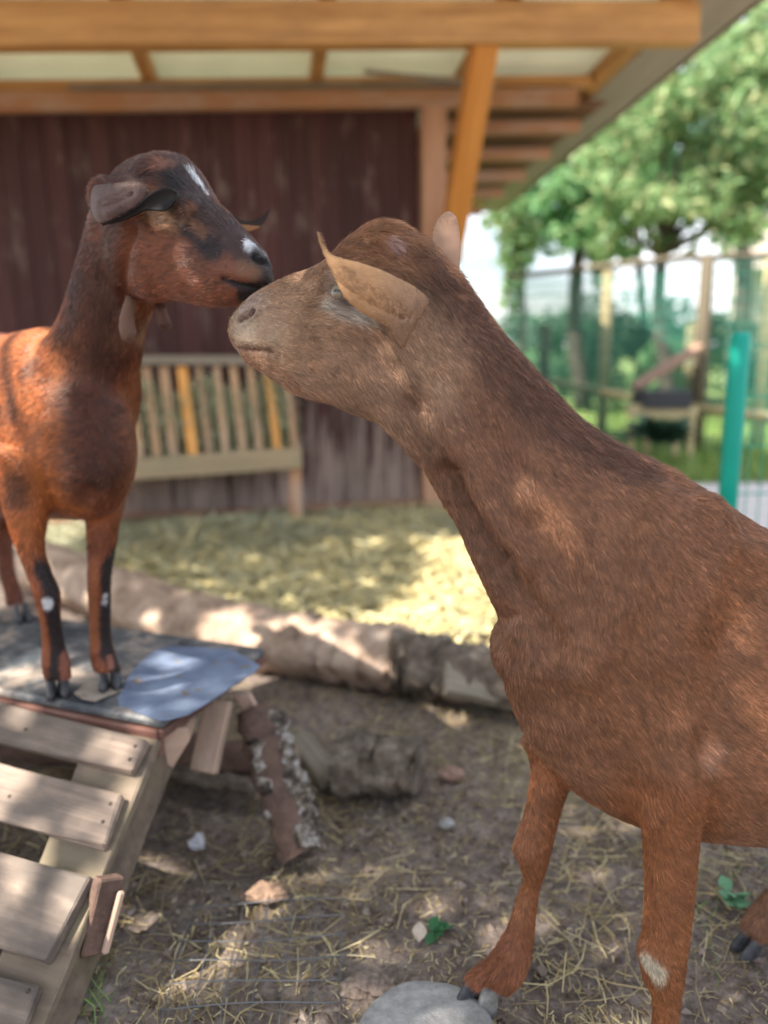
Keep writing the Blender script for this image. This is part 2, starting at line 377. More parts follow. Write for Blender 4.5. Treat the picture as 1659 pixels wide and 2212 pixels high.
# ------------------------------------------------------------------ tubes / logs
def tube_geo(path, rad, n=16, wob=0, seed=0, closed=True, flat_=1.0, hint=(0, 0, 1)):
    rg = np.random.default_rng(seed); path = np.asarray(path, float); V = []; F = []
    prof = 1 + wob * rg.normal(0, 1, n); prof = (prof + np.roll(prof, 1)) / 2
    for i, p in enumerate(path):
        t = nrm(path[min(i + 1, len(path) - 1)] - path[max(i - 1, 0)])
        h = np.asarray(hint, float)
        if abs(t @ nrm(h)) > .97: h = np.array([0, 1, 0.])
        s = nrm(np.cross(t, h)); h = np.cross(s, t)
        loc = prof * (1 + wob * .5 * rg.normal(0, 1, n))
        for k in range(n):
            a = 2 * math.pi * k / n
            V.append(p + (s * math.cos(a) + h * math.sin(a) * flat_) * rad[i] * loc[k])
    m = len(path)
    for i in range(m - 1):
        for k in range(n):
            F.append((i * n + k, i * n + (k + 1) % n, (i + 1) * n + (k + 1) % n, (i + 1) * n + k))
    F.append(tuple(range(n))[::-1]); F.append(tuple(range((m - 1) * n, m * n)))
    return V, F
def catmull(P, m):
    P = np.asarray(P, float); Q = np.vstack([2 * P[0] - P[1], P, 2 * P[-1] - P[-2]]); out = []
    for i in range(1, len(Q) - 2):
        for k in range(m):
            t = k / m
            out.append(.5 * ((2 * Q[i]) + (-Q[i - 1] + Q[i + 1]) * t + (2 * Q[i - 1] - 5 * Q[i] + 4 * Q[i + 1] - Q[i + 2]) * t * t + (-Q[i - 1] + 3 * Q[i] - 3 * Q[i + 1] + Q[i + 2]) * t ** 3))
    out.append(Q[-2]); return np.array(out)
def lin(p0, p1, m): return [np.asarray(p0) + (np.asarray(p1) - np.asarray(p0)) * i / (m - 1) for i in range(m)]
def bark(name, stops, sc=14, bmp=1.0, stretch=(1, 1, 1), dist=.02):
    mt, nt, b = newmat(name)
    g = noise(nt, sc, 9, .7, sc=stretch); r = ramp(nt, stops); nt.links.new(g.outputs['Fac'], r.inputs['Fac'])
    nt.links.new(r.outputs[0], b.inputs['Base Color']); b.inputs['Roughness'].default_value = .8; bump(nt, b, g.outputs['Fac'], bmp, dist)
    return mt
M_LOG = bark('debarked_log', [(.30, (.10, .07, .05)), (.44, (.34, .235, .17)), (.56, (.48, .35, .265)), (.74, (.62, .50, .40))], 10, 1.0)
M_BARK = bark('grey_bark', [(.3, (.06, .045, .035)), (.5, (.17, .13, .10)), (.7, (.36, .30, .24))], 22, 1)
M_BIRCH = bark('birch_bark', [(.40, (.05, .04, .035)), (.5, (.22, .17, .13)), (.62, (.66, .62, .58))], 26, 1)
M_HEART = bark('split_heartwood', [(.3, (.07, .045, .035)), (.7, (.20, .12, .09))], 30, .5)
M_CUT = flat('cut_wood_end', (.36, .27, .19), .8, c2=(.5, .38, .27), sc=40)
def log(name, p0, p1, r0, r1, mat, label=None, cat=None, par=None, seed=0, wob=.05, n=22, m=18, cut=True, bow=0, group=None, path=None):
    path = lin(p0, p1, m) if path is None else list(catmull(path, m // (len(path) - 1)))[:m]; m = len(path); rg = np.random.default_rng(seed)
    for i in range(m):
        t = i / (m - 1); path[i] = path[i] + np.array([rg.normal(0, .004), rg.normal(0, .004), rg.normal(0, .003) + bow * 4 * t * (1 - t)])
    rad = [(r0 + (r1 - r0) * i / (m - 1)) * (1 + rg.normal(0, wob * .6)) for i in range(m)]
    V, F = tube_geo(path, rad, n, wob, seed)
    o = mesh_obj(name, V, F[:-2], mat, par, True)
    ends = 'cut_end'
    for idx, f in ((0, F[-2]), (1, F[-1])):
        vv = [V[j] for j in f]; c = sum(vv) / len(vv)
        fs = [(j, (j + 1) % len(vv), len(vv)) for j in range(len(vv))]
        e = mesh_obj('cut_end', vv + [c], fs, M_CUT if cut else mat, None); e.parent = o if par is None else par
        if par is not None: e.matrix_parent_inverse = Matrix.Translation(-par.location)
    if cat: tag(o, label, cat, group)
    return o
log('fallen_log', None, None, .112, .10, M_LOG, 'large debarked pinkish log lying behind the platform', 'log', seed=3, wob=.085, m=60, path=[(-2.3, 3.9, .11), (-1.24, 2.98, .105), (-.78, 2.58, .10), (-.46, 2.36, .10), (-.15, 2.22, .10), (.08, 2.13, .10)])
log('bark_covered_log', (.02, 2.12, .10), (.46, 1.93, .085), .10, .075, M_BARK, 'grey bark-covered log end lying behind the chest of the front goat', 'log', seed=5, wob=.15, m=26)
log('short_log', atz(742, 1650, .065), atz(906, 1655, .065), .068, .06, M_BARK, 'short cut grey log chunk standing alone between the goats', 'log', seed=8, wob=.08, cut=False)
board('x', (0, 0, -5), (0, .1, -5), .01, .01, (0, 0, 1), M_GREY) and bpy.data.objects.remove(bpy.data.objects['x'])
o = board('split_plank', atz(960, 1465, .12), atz(1120, 1500, .06), .10, .03, (0, -.5, 1), M_GREY); tag(o, 'flat grey split plank resting on the bark-covered log', 'plank')
o = board('ground_plank', atz(640, 1590, .03), atz(720, 1690, .01), .06, .025, (0, 0, 1), M_GREY); tag(o, 'narrow grey board lying between leaning birch log and short chunk', 'plank')

# ------------------------------------------------------------------ platform
HP = .35
pa, pb, pc = atz(350, 1558, HP), atz(605, 1405, HP), atz(0, 1310, HP)
ex = nrm(pa - atz(0, 1490, HP)); ey = nrm(pb - pa); ey = nrm(ey - ex * (ey @ ex)); wid = np.linalg.norm(pb - pa)
plat = empty('goat_platform', (pa + pb) / 2 - ex * .6 - K_ * HP, 'low wooden platform with grey blue worn top that the dark goat stands on', 'platform')
mt, nt, b = newmat('worn_platform_top')
n1 = noise(nt, 5, 8, .65); n2 = noise(nt, 40, 6, .7)
r = ramp(nt, [(.42, (.055, .062, .072)), (.52, (.14, .14, .14)), (.60, (.36, .29, .24))]); nt.links.new(n1.outputs['Fac'], r.inputs['Fac'])
r2 = ramp(nt, [(.3, (.7, .7, .7)), (.7, (1.2, 1.2, 1.2))]); nt.links.new(n2.outputs['Fac'], r2.inputs['Fac'])
nt.links.new(mixc(nt, 1.0, r.outputs[0], r2.outputs[0], 'MULTIPLY'), b.inputs['Base Color']); b.inputs['Roughness'].default_value = .5
M_PTOP = mt
cen = lambda u, v, z: pa + ex * u + ey * v + K_ * (z - HP)
PL = 1.9
board('top_board', cen(-PL, wid / 2, HP - .009), cen(0, wid / 2, HP - .009), wid, .018, K_, M_PTOP, plat, .006)
board('edge_board', cen(-PL, .004, HP - .045), cen(-.01, .004, HP - .045), .05, .018, -ey, M_EDGE, plat)
board('edge_board', cen(-.006, .0, HP - .028), cen(-.006, wid, HP - .028), .018, .012, ex, M_EDGE, plat)
board('joist', cen(-PL, wid - .03, HP - .05), cen(-.05, wid - .03, HP - .05), .06, .04, ey, M_EDGE, plat)
for u_ in (-.9, -1.8):
    for v_ in (.05, wid - .05): board('leg', cen(u_, v_, 0), cen(u_, v_, HP - .02), .07, .07, ey, M_MOSS, plat)
# bluish laminate sheet on the corner, following the photo's outline
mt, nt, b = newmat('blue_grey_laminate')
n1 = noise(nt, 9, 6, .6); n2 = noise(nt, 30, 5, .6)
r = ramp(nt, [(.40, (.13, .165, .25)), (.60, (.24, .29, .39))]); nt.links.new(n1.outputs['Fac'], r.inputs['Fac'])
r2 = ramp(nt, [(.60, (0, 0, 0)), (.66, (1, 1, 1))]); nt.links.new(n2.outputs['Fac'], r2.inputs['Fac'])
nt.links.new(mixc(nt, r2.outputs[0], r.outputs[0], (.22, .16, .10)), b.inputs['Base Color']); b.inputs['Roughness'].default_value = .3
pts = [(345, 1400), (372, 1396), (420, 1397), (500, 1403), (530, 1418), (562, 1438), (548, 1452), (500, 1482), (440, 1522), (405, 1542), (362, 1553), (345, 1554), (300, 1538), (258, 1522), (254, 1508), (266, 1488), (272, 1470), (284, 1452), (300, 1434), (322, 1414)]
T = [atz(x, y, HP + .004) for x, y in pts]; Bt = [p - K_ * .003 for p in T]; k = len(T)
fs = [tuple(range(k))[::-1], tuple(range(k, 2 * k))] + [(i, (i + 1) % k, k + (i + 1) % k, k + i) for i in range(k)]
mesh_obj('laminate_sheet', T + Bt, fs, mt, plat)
pts = [(160, 1496), (188, 1474), (236, 1462), (268, 1468), (262, 1490), (232, 1502), (205, 1513), (178, 1508)]
T = [atz(x, y, HP + .007) for x, y in pts]; Bt = [p - K_ * .0025 for p in T]; k = len(T)
fs = [tuple(range(k))[::-1], tuple(range(k, 2 * k))] + [(i, (i + 1) % k, k + (i + 1) % k, k + i) for i in range(k)]
mesh_obj('mud_patch', T + Bt, fs, flat('dried_mud', (.26, .21, .17), .9, c2=(.4, .33, .27), sc=60), plat)
# split logs and blocks propping it
def wedge(name, pix, thick, mat, label, cat):
    """thick slab whose front face follows the listed points (x, y, Y)"""
    Fp = [aty(*p) for p in pix]; c = sum(Fp) / len(Fp); k = len(Fp)
    nrmv = np.array([.1, -1, .1])
    Bp = [p - nrmv * thick for p in Fp]
    fs = [tuple(range(k)), tuple(range(k, 2 * k))[::-1]] + [(i, k + i, k + (i + 1) % k, (i + 1) % k) for i in range(k)]
    o = mesh_obj(name, Fp + Bp, fs, mat)
    bm = bmesh.new(); bm.from_mesh(o.data); bmesh.ops.recalc_face_normals(bm, faces=bm.faces); bmesh.ops.bevel(bm, geom=bm.edges[:], offset=.003, segments=1, affect='EDGES'); bm.to_mesh(o.data); bm.free()
    return tag(o, label, cat)
M_PINK = wood('fresh_split_wood', (.44, .28, .20), (.62, .44, .34), grain=14)
wedge('wood_block', [(345, 1575, 1.31), (405, 1572, 1.32), (410, 1600, 1.32), (372, 1662, 1.31), (330, 1630, 1.30)], .07, M_PINK, 'pinkish split wood block wedged under the platform corner', 'block')
o = board('bark_slab', aty(474, 1512, 1.43), aty(440, 1668, 1.365), .055, .022, (-.3, -1, .2), wood('pale_split_slab', (.26, .17, .12), (.46, .34, .26), grain=16, stain=(.12, .08, .06), stain_amt=.6)); tag(o, 'pale bark slab propping the right end of the platform', 'bark slab')
bl = empty('birch_prop', atz(640, 1850, 0), 'leaning split birch log with white bark edges propping the platform', 'log')
log('trunk', aty(545, 1530, 1.52), aty(640, 1845, 1.36), .036, .042, M_HEART, par=bl, seed=12, wob=.08, n=14, cut=False)
log('bark_strip', aty(590, 1545, 1.51), aty(672, 1830, 1.35), .020, .024, M_BIRCH, par=bl, seed=13, wob=.25, n=9, m=26, cut=False)
log('bark_strip', aty(556, 1590, 1.46), aty(606, 1770, 1.38), .017, .022, M_BIRCH, par=bl, seed=14, wob=.25, n=9, m=20, cut=False)
wedge('pale_stake', [(500, 1500, 1.52), (540, 1500, 1.52), (575, 1560, 1.50), (592, 1640, 1.45), (575, 1625, 1.46), (548, 1570, 1.5)], .02, M_PINK, 'thin pale split stake crossing the birch prop', 'stake')
log('dark_beam_log', (-.95, 1.78, .06), (-.22, 1.62, .06), .055, .05, M_HEART, 'dark reddish log lying in the shade under the platform', 'log', seed=15)
log('shade_branch', atz(330, 1655, .04), atz(560, 1705, .04), .022, .018, M_BARK, 'thin dark branch on the soil under the platform', 'branch', seed=16)

# ------------------------------------------------------------------ pallet ramp
ramp_t = empty('pallet_ramp', atz(130, 2212), 'weathered wooden pallet leaning on the platform as a sloping ramp', 'pallet')
# plane of the ramp: top edge at the platform, dropping towards the camera
q0 = atz(340, 1575, .325)                 # upper right corner
rt_dir = -ex                              # along the planks, to the left
low = atz(150, 2190, .09)
dn = nrm(low - q0); dn = nrm(dn - ex * (dn @ ex)); Ln = .80
up_n = nrm(np.cross(rt_dir, dn)); up_n = up_n if up_n[2] > 0 else -up_n
def hit(x, y, off=0):
    d = ray(x, y); P0 = q0 + up_n * off; t = ((P0 - CAM) @ up_n) / (d @ up_n); return CAM + d * t
def plank(name, quad, th, mat, off=0, par=ramp_t):
    """plank from four corner positions on the ramp plane, real thickness below"""
    T = [hit(x, y, off) for x, y in quad]; Bt = [p - up_n * th for p in T]
    c = sum(T) / 4; x = nrm((T[1] - T[0])); z = up_n; y = np.cross(z, x)
    Mx = np.stack([x, y, z], 1); L = [(p - c) @ Mx for p in T + Bt]
    fs = [(0, 1, 2, 3), (7, 6, 5, 4), (0, 4, 5, 1), (1, 5, 6, 2), (2, 6, 7, 3), (3, 7, 4, 0)]
    me = bpy.data.meshes.new(name); me.from_pydata([tuple(p) for p in L], [], fs); me.materials.append(mat)
    bm = bmesh.new(); bm.from_mesh(me); bmesh.ops.recalc_face_normals(bm, faces=bm.faces)
    bmesh.ops.subdivide_edges(bm, edges=[e for e in bm.edges if e.calc_length() > .15], cuts=5, use_grid_fill=True)
    bmesh.ops.bevel(bm, geom=[e for e in bm.edges if len(e.link_faces) == 2 and e.calc_face_angle(0) > .6], offset=.003, segments=1, affect='EDGES')
    for v in bm.verts: v.co += Vector((random.gauss(0, .0012), random.gauss(0, .0012), random.gauss(0, .0006)))
    bm.to_mesh(me); bm.free()
    o = bpy.data.objects.new(name, me); COL.objects.link(o); setpar(o, par)
    o.matrix_basis = Matrix(((x[0], y[0], z[0], c[0]), (x[1], y[1], z[1], c[1]), (x[2], y[2], z[2], c[2]), (0, 0, 0, 1)))
    return o
plank('deck_plank', [(-330, 1428), (316, 1596), (283, 1666), (-350, 1520)], .018, M_DECK, .02)
plank('deck_plank', [(-330, 1560), (262, 1717), (222, 1826), (-350, 1684)], .018, M_DECK, .02)
plank('deck_plank', [(-330, 1740), (192, 1892), (98, 2076), (-350, 1935)], .020, M_DECK, .022)
plank('deck_plank', [(-330, 2005), (80, 2130), (20, 2290), (-350, 2180)], .018, M_DECK, .02)
plank('under_board', [(204, 1558), (346, 1584), (88, 2225), (-66, 2225)], .018, M_MOSS, .0)
plank('stringer', [(330, 1584), (351, 1588), (90, 2230), (60, 2230)], .075, M_MOSS, -.019)
plank('under_board', [(-150, 1480), (-30, 1500), (-300, 1960), (-440, 1930)], .018, M_MOSS, .0)
plank('top_rail', [(-330, 1392), (352, 1562), (335, 1592), (-345, 1434)], .02, M_EDGE, .0)
o = board('broken_board', aty(236, 1893, 1.07), aty(196, 2060, 1.03), .045, .022, (.75, -.65, 0), M_HEART); tag(o, 'broken reddish board sticking out beside the pallet ramp', 'board')
o = board('board_splinter', aty(262, 1925, 1.062), aty(226, 2060, 1.03), .012, .010, (.75, -.65, 0), M_PINK); tag(o, 'pale splintered edge of the broken board beside the pallet', 'splinter')
for qx, qy in ((292, 1612), (280, 1640), (238, 1736), (222, 1775), (160, 1905), (140, 1960), (60, 2140), (55, 1575), (20, 1720)):
    h0 = hit(qx, qy, .0205); V, F = tube_geo([h0, h0 + up_n * .0012], [.0035, .003], 8); mesh_obj('nail', V, F, flat('rusty_nail', (.06, .04, .03), .6) if 'M_NAIL' not in globals() else M_NAIL, ramp_t)
    M_NAIL = bpy.data.materials['rusty_nail']

# ------------------------------------------------------------------ small ground things
def rock(name, c, rx, ry, rz, mat, seed, label, cat, rough=.15, flat_top=None):
    bm = bmesh.new(); bmesh.ops.create_icosphere(bm, subdivisions=4, radius=1)
    rg = random.Random(seed); ph = [rg.uniform(0, 6) for _ in range(9)]
    for v in bm.verts:
        p = v.co; s = 1 + rough * (math.sin(p.x * 2.3 + ph[0]) * math.sin(p.y * 2.9 + ph[1]) + .5 * math.sin(p.z * 5 + ph[2] + p.x * 4) + .3 * math.sin(p.x * 9 + ph[3]) * math.sin(p.y * 8 + ph[4]))
        z = p.z * s * rz
        if flat_top is not None: z = min(z, flat_top)
        v.co = Vector((p.x * s * rx, p.y * s * ry, z))
    me = bpy.data.meshes.new(name); bm.to_mesh(me); bm.free(); me.materials.append(mat)
    for pl in me.polygons: pl.use_smooth = True
    o = bpy.data.objects.new(name, me); COL.objects.link(o); o.location = Vector(c)
    return tag(o, label, cat)
M_STONE = flat('grey_stone', (.25, .24, .235), .9, c2=(.36, .345, .33), sc=60, bmp=.6)
c = atz(915, 2235, .0); rock('flat_stone', (c[0], c[1] - .03, -.01), .115, .12, .075, M_STONE, 2, 'rounded flat grey stone at the hoof of the front goat', 'stone', .05, .045)
c = atz(425, 1822, .01); rock('white_stone', c, .016, .012, .014, flat('white_pebble', (.38, .38, .42), .8, c2=(.55, .54, .56), sc=80, bmp=.5), 4, 'small white stone in the shade beside the ramp', 'stone', .45)
c = atz(965, 1778, .01); rock('pale_pebble', c, .016, .013, .011, M_STONE, 5, 'small pale pebble behind the front goat legs', 'stone')
c = atz(975, 1672, .015); rock('brick_fragment', c, .032, .022, .016, flat('brick_red', (.24, .13, .10), .9, c2=(.40, .26, .20), sc=90, bmp=1), 6, 'pinkish brick fragment on the straw by the short log', 'brick fragment')
c = atz(800, 2135, .01); rock('soil_clod', c, .045, .025, .012, flat('tan_clod', (.16, .115, .09), .9, c2=(.34, .26, .21), sc=90, bmp=1), 7, 'tan lump of dried soil in front of the wire mesh', 'clod', .35)
c = atz(575, 1930, .01); rock('bark_lump', c, .038, .022, .009, flat('sun_bark', (.16, .10, .07), .9, c2=(.38, .25, .17), sc=90, bmp=1), 8, 'lump of orange bark in the sunny spot beside the ramp', 'bark', .4)
# clutter: small stones and bark crumbs joined as one mass
def crumbs(name, n, box, smin, smax, mat, seed):
    rg = np.random.default_rng(seed); base = np.array([[1, 0, 0], [-1, 0, 0], [0, 1, 0], [0, -1, 0], [0, 0, 1], [0, 0, -1]], float)
    fs = np.array([[0, 2, 4], [2, 1, 4], [1, 3, 4], [3, 0, 4], [2, 0, 5], [1, 2, 5], [3, 1, 5], [0, 3, 5]])
    x = rg.uniform(box[0], box[1], n); y = rg.uniform(box[2], box[3], n); V = []; F = []
    s = smin + (smax - smin) * rg.random(n) ** 3
    sc3 = s[:, None] * rg.uniform(.5, 1.3, (n, 3)) * np.array([1, 1, .55]); ang = rg.random(n) * 6.28
    B = base[None] * sc3[:, None] + rg.normal(0, .18, (n, 6, 3)) * s[:, None, None]
    ca, sa = np.cos(ang)[:, None], np.sin(ang)[:, None]
    Bx = B[..., 0] * ca - B[..., 1] * sa + x[:, None]; By = B[..., 0] * sa + B[..., 1] * ca + y[:, None]
    Bz = B[..., 2] + (gh(x, y) + s * .15)[:, None]
    V = np.stack([Bx, By, Bz], -1).reshape(-1, 3); F = (np.arange(n)[:, None, None] * 6 + fs[None]).reshape(-1, 3)
    return tag(mesh_obj(name, V, F, mat), kind='stuff')
crumbs('soil_crumbs', 9000, (-1.2, 1.6, .4, 2.2), .002, .012, strawmat('crumb', (.05, .033, .025), (.13, .09, .07), (.26, .20, .165)), 61)
crumbs('bark_chips', 900, (-1.2, 1.6, .4, 2.2), .004, .014, strawmat('chip', (.09, .06, .045), (.18, .135, .105), (.30, .24, .20)), 62)
# welded wire mesh panel on the soil
wm = empty('wire_mesh_panel', atz(500, 2100), 'rusty welded wire mesh sheet lying on the soil at the bottom', 'wire mesh')
M_WIRE = flat('dull_wire', (.20, .20, .21), .5, .7)
w0 = atz(470, 2230, .012); wx = nrm(atz(640, 2222, .012) - w0); wy = np.array([-wx[1], wx[0], 0])
for i in range(-2, 5):
    a0 = w0 + wx * .045 * i; V, F = tube_geo([a0 + wy * t + K_ * .004 * math.sin(t * 20 + i) for t in np.linspace(-.05, .29, 9)], [.0011] * 9, 5); mesh_obj('wire', V, F, M_WIRE, wm, True)
for j in range(-1, 7):
    a0 = w0 + wy * .045 * j; V, F = tube_geo([a0 + wx * t + K_ * (.0022 + .004 * math.sin(t * 18 + j)) for t in np.linspace(-.10, .19, 9)], [.0011] * 9, 5); mesh_obj('wire', V, F, M_WIRE, wm, True)
# leaves
def leafmesh(name, c, size, mat, seed, label, n=1, up=.3, cat='leaf'):
    rg = random.Random(seed); V = []; F = []
    for q in range(n):
        az = rg.uniform(0, 6.28); el = rg.uniform(0, up); L = size * rg.uniform(.7, 1.1); w = L * .36
        d = np.array([math.cos(az) * math.cos(el), math.sin(az) * math.cos(el), math.sin(el) + .05]); s = nrm(np.cross(d, K_)); b0 = len(V); nn = np.cross(s, d)
        base = np.asarray(c) + np.array([rg.gauss(0, size * .25), rg.gauss(0, size * .25), 0]) * (n > 1)
        for t, ww in ((0, .08), (.25, .7), (.5, 1), (.75, .7), (1, .03)):
            cc = base + d * L * t - K_ * L * .25 * t * t
            V += [cc - s * w * ww + nn * .12 * w, cc, cc + s * w * ww + nn * .12 * w]
        for k in range(4):
            o_ = b0 + k * 3; F += [(o_, o_ + 1, o_ + 4, o_ + 3), (o_ + 1, o_ + 2, o_ + 5, o_ + 4)]
    return tag(mesh_obj(name, V, F, mat, None, True), label, cat)
M_GL = flat('seedling_green', (.035, .13, .05), .5)
leafmesh('seedling', atz(945, 2010, .01), .030, M_GL, 3, 'dark green seedling leaves on the soil in front of the goats', 8, 1.1, 'seedling')
leafmesh('dry_leaf', atz(905, 2035, .012), .048, flat('tan_leaf', (.34, .27, .22), .8, c2=(.48, .4, .33), sc=50), 8, 'curled tan dry leaf beside the green seedling', 1, .9)
leafmesh('clover_plant', atz(1590, 1935, .01), .038, flat('pale_green_leaf', (.14, .30, .16), .5), 6, 'pale green leafy weed on the soil between the front goat legs and the edge', 9, .9, 'weed')
leafmesh('tiny_weed', atz(1650, 2010, .01), .02, flat('pale_green_leaf2', (.16, .32, .16), .5), 7, 'tiny weed near the right edge by the hind hoof', 4, .9, 'weed')
P = scatter(70, -.62, -.44, .98, 1.12, 71); P2 = scatter(50, .5, .8, 1.05, 1.35, 72)
tag(strands('grass_tuft', P, .05, .0016, M_GRASS, .6, seed=12, up=.7), 'small tuft of green grass beside the foot of the ramp', 'grass', kind='stuff')
tag(strands('grass_tuft', P2, .06, .0016, M_GRASS, .6, seed=13, up=.5), 'sparse green grass blades behind the front goat leg', 'grass', kind='stuff')

# ------------------------------------------------------------------ goats
def catmull(P, m):
    P = np.asarray(P, float); Q = np.vstack([2 * P[0] - P[1], P, 2 * P[-1] - P[-2]]); out = []
    for i in range(1, len(Q) - 2):
        for k in range(m):
            t = k / m
            out.append(.5 * ((2 * Q[i]) + (-Q[i - 1] + Q[i + 1]) * t + (2 * Q[i - 1] - 5 * Q[i] + 4 * Q[i + 1] - Q[i + 2]) * t * t + (-Q[i - 1] + 3 * Q[i] - 3 * Q[i + 1] + Q[i + 2]) * t ** 3))
    out.append(Q[-2]); return np.array(out)
class Flesh:
    def __init__(s): s.V = []; s.F = []; s.nv = 0; s.fc = []; s.ft = []; s.fw = []
    def add(s, V, F): s.V.append(np.asarray(V)); s.F += [tuple(i + s.nv for i in f) for f in F]; s.nv += len(V)
    def loft(s, rows, m=5, n=30, e=2.0, flow=1, hintY=True, bias=0):
        """rows: (A, B, t) with A/B 3-D edge points of the section and t half-thickness across them"""
        P = catmull([np.concatenate([A, B, [t]]) for A, B, t in rows], m)
        A, B, t = P[:, :3], P[:, 3:6], P[:, 6]; C = (A + B) / 2; h = (A - B) / 2; K = len(P); V = []
        T = np.gradient(C, axis=0)
        for i in range(K):
            td = nrm(np.cross(nrm(T[i]), h[i])) if np.linalg.norm(np.cross(nrm(T[i]), h[i])) > 1e-9 else np.array([0, 1, 0])
            for k in range(n):
                a = 2 * math.pi * k / n; c_, s_ = math.cos(a), math.sin(a)
                c2 = math.copysign(abs(c_) ** (2 / e), c_); s2 = math.copysign(abs(s_) ** (2 / e), s_)
                V.append(C[i] + h[i] * c2 + td * t[i] * s2 * (1 + bias * c_))
        F = [(i * n + k, i * n + (k + 1) % n, (i + 1) * n + (k + 1) % n, (i + 1) * n + k) for i in range(K - 1) for k in range(n)]
        V.append(C[0]); V.append(C[-1])
        F += [(k, K * n, (k + 1) % n) for k in range(n)] + [((K - 1) * n + k, (K - 1) * n + (k + 1) % n, K * n + 1) for k in range(n)]
        s.add(V, F)
        if flow:
            Tn = T / np.linalg.norm(T, axis=1)[:, None]; s.fc.append(C); s.ft.append(Tn * flow); s.fw.append(np.linalg.norm(h, axis=1))
    def tube(s, path, rad, m=4, n=20, flow=1):
        P = catmull([np.concatenate([p, [r]]) for p, r in zip(path, rad)], m)
        rows = []
        for i in range(len(P)):
            T = nrm(P[min(i + 1, len(P) - 1), :3] - P[max(i - 1, 0), :3]); x = np.array([1, 0, 0.]) if abs(T[0]) < .8 else np.array([0, 0, 1.])
            u = nrm(np.cross(T, x)); rows.append((P[i, :3] + u * P[i, 3], P[i, :3] - u * P[i, 3], P[i, 3]))
        s.loft(rows, 1, n, flow=flow)
    def ball(s, c, r, M3=None):
        bm = bmesh.new(); bmesh.ops.create_icosphere(bm, subdivisions=3, radius=1)
        r = np.asarray(r if np.ndim(r) else [r] * 3, float); V = np.array([v.co[:] for v in bm.verts]) * r
        if M3 is not None: V = V @ np.asarray(M3)      # rows = axes
        s.add(V + np.asarray(c), [tuple(v.index for v in f.verts) for f in bm.faces]); bm.free()
    def build(s, name, voxel, iters, lam=.5):
        me = bpy.data.meshes.new('tmp'); me.from_pydata([tuple(v) for v in np.vstack(s.V)], [], s.F)
        o = bpy.data.objects.new('tmp', me); COL.objects.link(o)
        md = o.modifiers.new('r', 'REMESH'); md.mode = 'VOXEL'; md.voxel_size = voxel
        dg = bpy.context.evaluated_depsgraph_get(); me2 = bpy.data.meshes.new_from_object(o.evaluated_get(dg)); bpy.data.objects.remove(o)
        n = len(me2.vertices); co = np.empty(n * 3); me2.vertices.foreach_get('co', co); co = co.reshape(-1, 3)
        ed = np.empty(len(me2.edges) * 2, dtype=np.int32); me2.edges.foreach_get('vertices', ed); ed = ed.reshape(-1, 2)
        deg = np.bincount(ed.ravel(), minlength=n)[:, None].clip(1)
        for it in range(iters * 2):
            sm = np.zeros_like(co)
            for a, b_ in ((0, 1), (1, 0)):
                for kx in range(3): sm[:, kx] += np.bincount(ed[:, a], weights=co[ed[:, b_], kx], minlength=n)
            f = lam if it % 2 == 0 else -lam * .85
            co = co + f * (sm / deg - co)
        me2.vertices.foreach_set('co', co.ravel()); me2.update(); me2.name = name
        s.me = me2; s.co = co; s.ed = ed; s.deg = deg; s.refresh(); return s
    def refresh(s):
        s.me.vertices.foreach_set('co', s.co.ravel()); s.me.update()
        n = len(s.co); nn = np.empty(n * 3); s.me.vertex_normals.foreach_get('vector', nn); s.no = nn.reshape(-1, 3)
        s.bvh = BVHTree.FromPolygons([Vector(v) for v in s.co], [tuple(p.vertices) for p in s.me.polygons])
    def hit(s, x, y):
        d = Vector(ray(x, y)).normalized(); h = s.bvh.ray_cast(Vector(CAM), d)
        return None if h[0] is None else np.array(h[0])
    def line(s, pts, step=6):
        out = []
        P = catmull(pts, 6) if len(pts) > 2 else np.array(pts, float)
        for i in range(max(1, len(P) - 1)):
            a, b_ = P[i], P[min(i + 1, len(P) - 1)]; k = max(1, int(np.hypot(*(b_ - a)) / step))
            for j in range(k + 1):
                h = s.hit(*(a + (b_ - a) * j / k))
                if h is not None: out.append(h)
        return np.array(out) if out else None
    def near(s, L, co=None):
        co = s.co if co is None else co; d = np.full(len(co), 9.)
        for p in L: d = np.minimum(d, np.linalg.norm(co - p, axis=1))
        return d
    def push(s, pts, r, amt, step=8):
        """raise (amt>0) or groove (amt<0) the surface along a drawn line, gaussian width r"""
        L = s.line(pts, step)
        if L is None: return
        d = s.near(L); w = np.exp(-(d / r) ** 2); s.co = s.co + s.no * (w * amt)[:, None]
    def relax(s, pts, r, iters=20):
        L = np.array(pts, float) if len(pts[0]) == 3 else s.line(pts, 10)
        w = np.exp(-(s.near(L) / r) ** 2)[:, None]; n = len(s.co)
        for _ in range(iters):
            sm = np.zeros_like(s.co)
            for a, b_ in ((0, 1), (1, 0)):
                for kx in range(3): sm[:, kx] += np.bincount(s.ed[:, a], weights=s.co[s.ed[:, b_], kx], minlength=n)
            s.co = s.co + .6 * w * (sm / s.deg - s.co)
        s.refresh()
    def paint(s, pts, r, col, soft=.4, amt=1, step=8):
        L = s.line(pts, step)
        if L is None: return
        d = s.near(L); q_ = s.co; d = d + min(r, .05) * .45 * (vnoise(q_[:, 0] + q_[:, 1] * .8, q_[:, 2], .010, 55) + vnoise(q_[:, 0] + q_[:, 1] * .8, q_[:, 2], .0045, 56)) * (r > .004); w = np.clip((r - d) / (r * soft) + .5, 0, 1); w = w * w * (3 - 2 * w) * amt
        s.colr = s.colr * (1 - w[:, None]) + np.array(col) * w[:, None]
    def setlen(s, pts, r, v):
        L = s.line(pts, 8)
        if L is None: return
        w = np.exp(-(s.near(L) / r) ** 2); s.len = s.len * (1 - w) + v * w
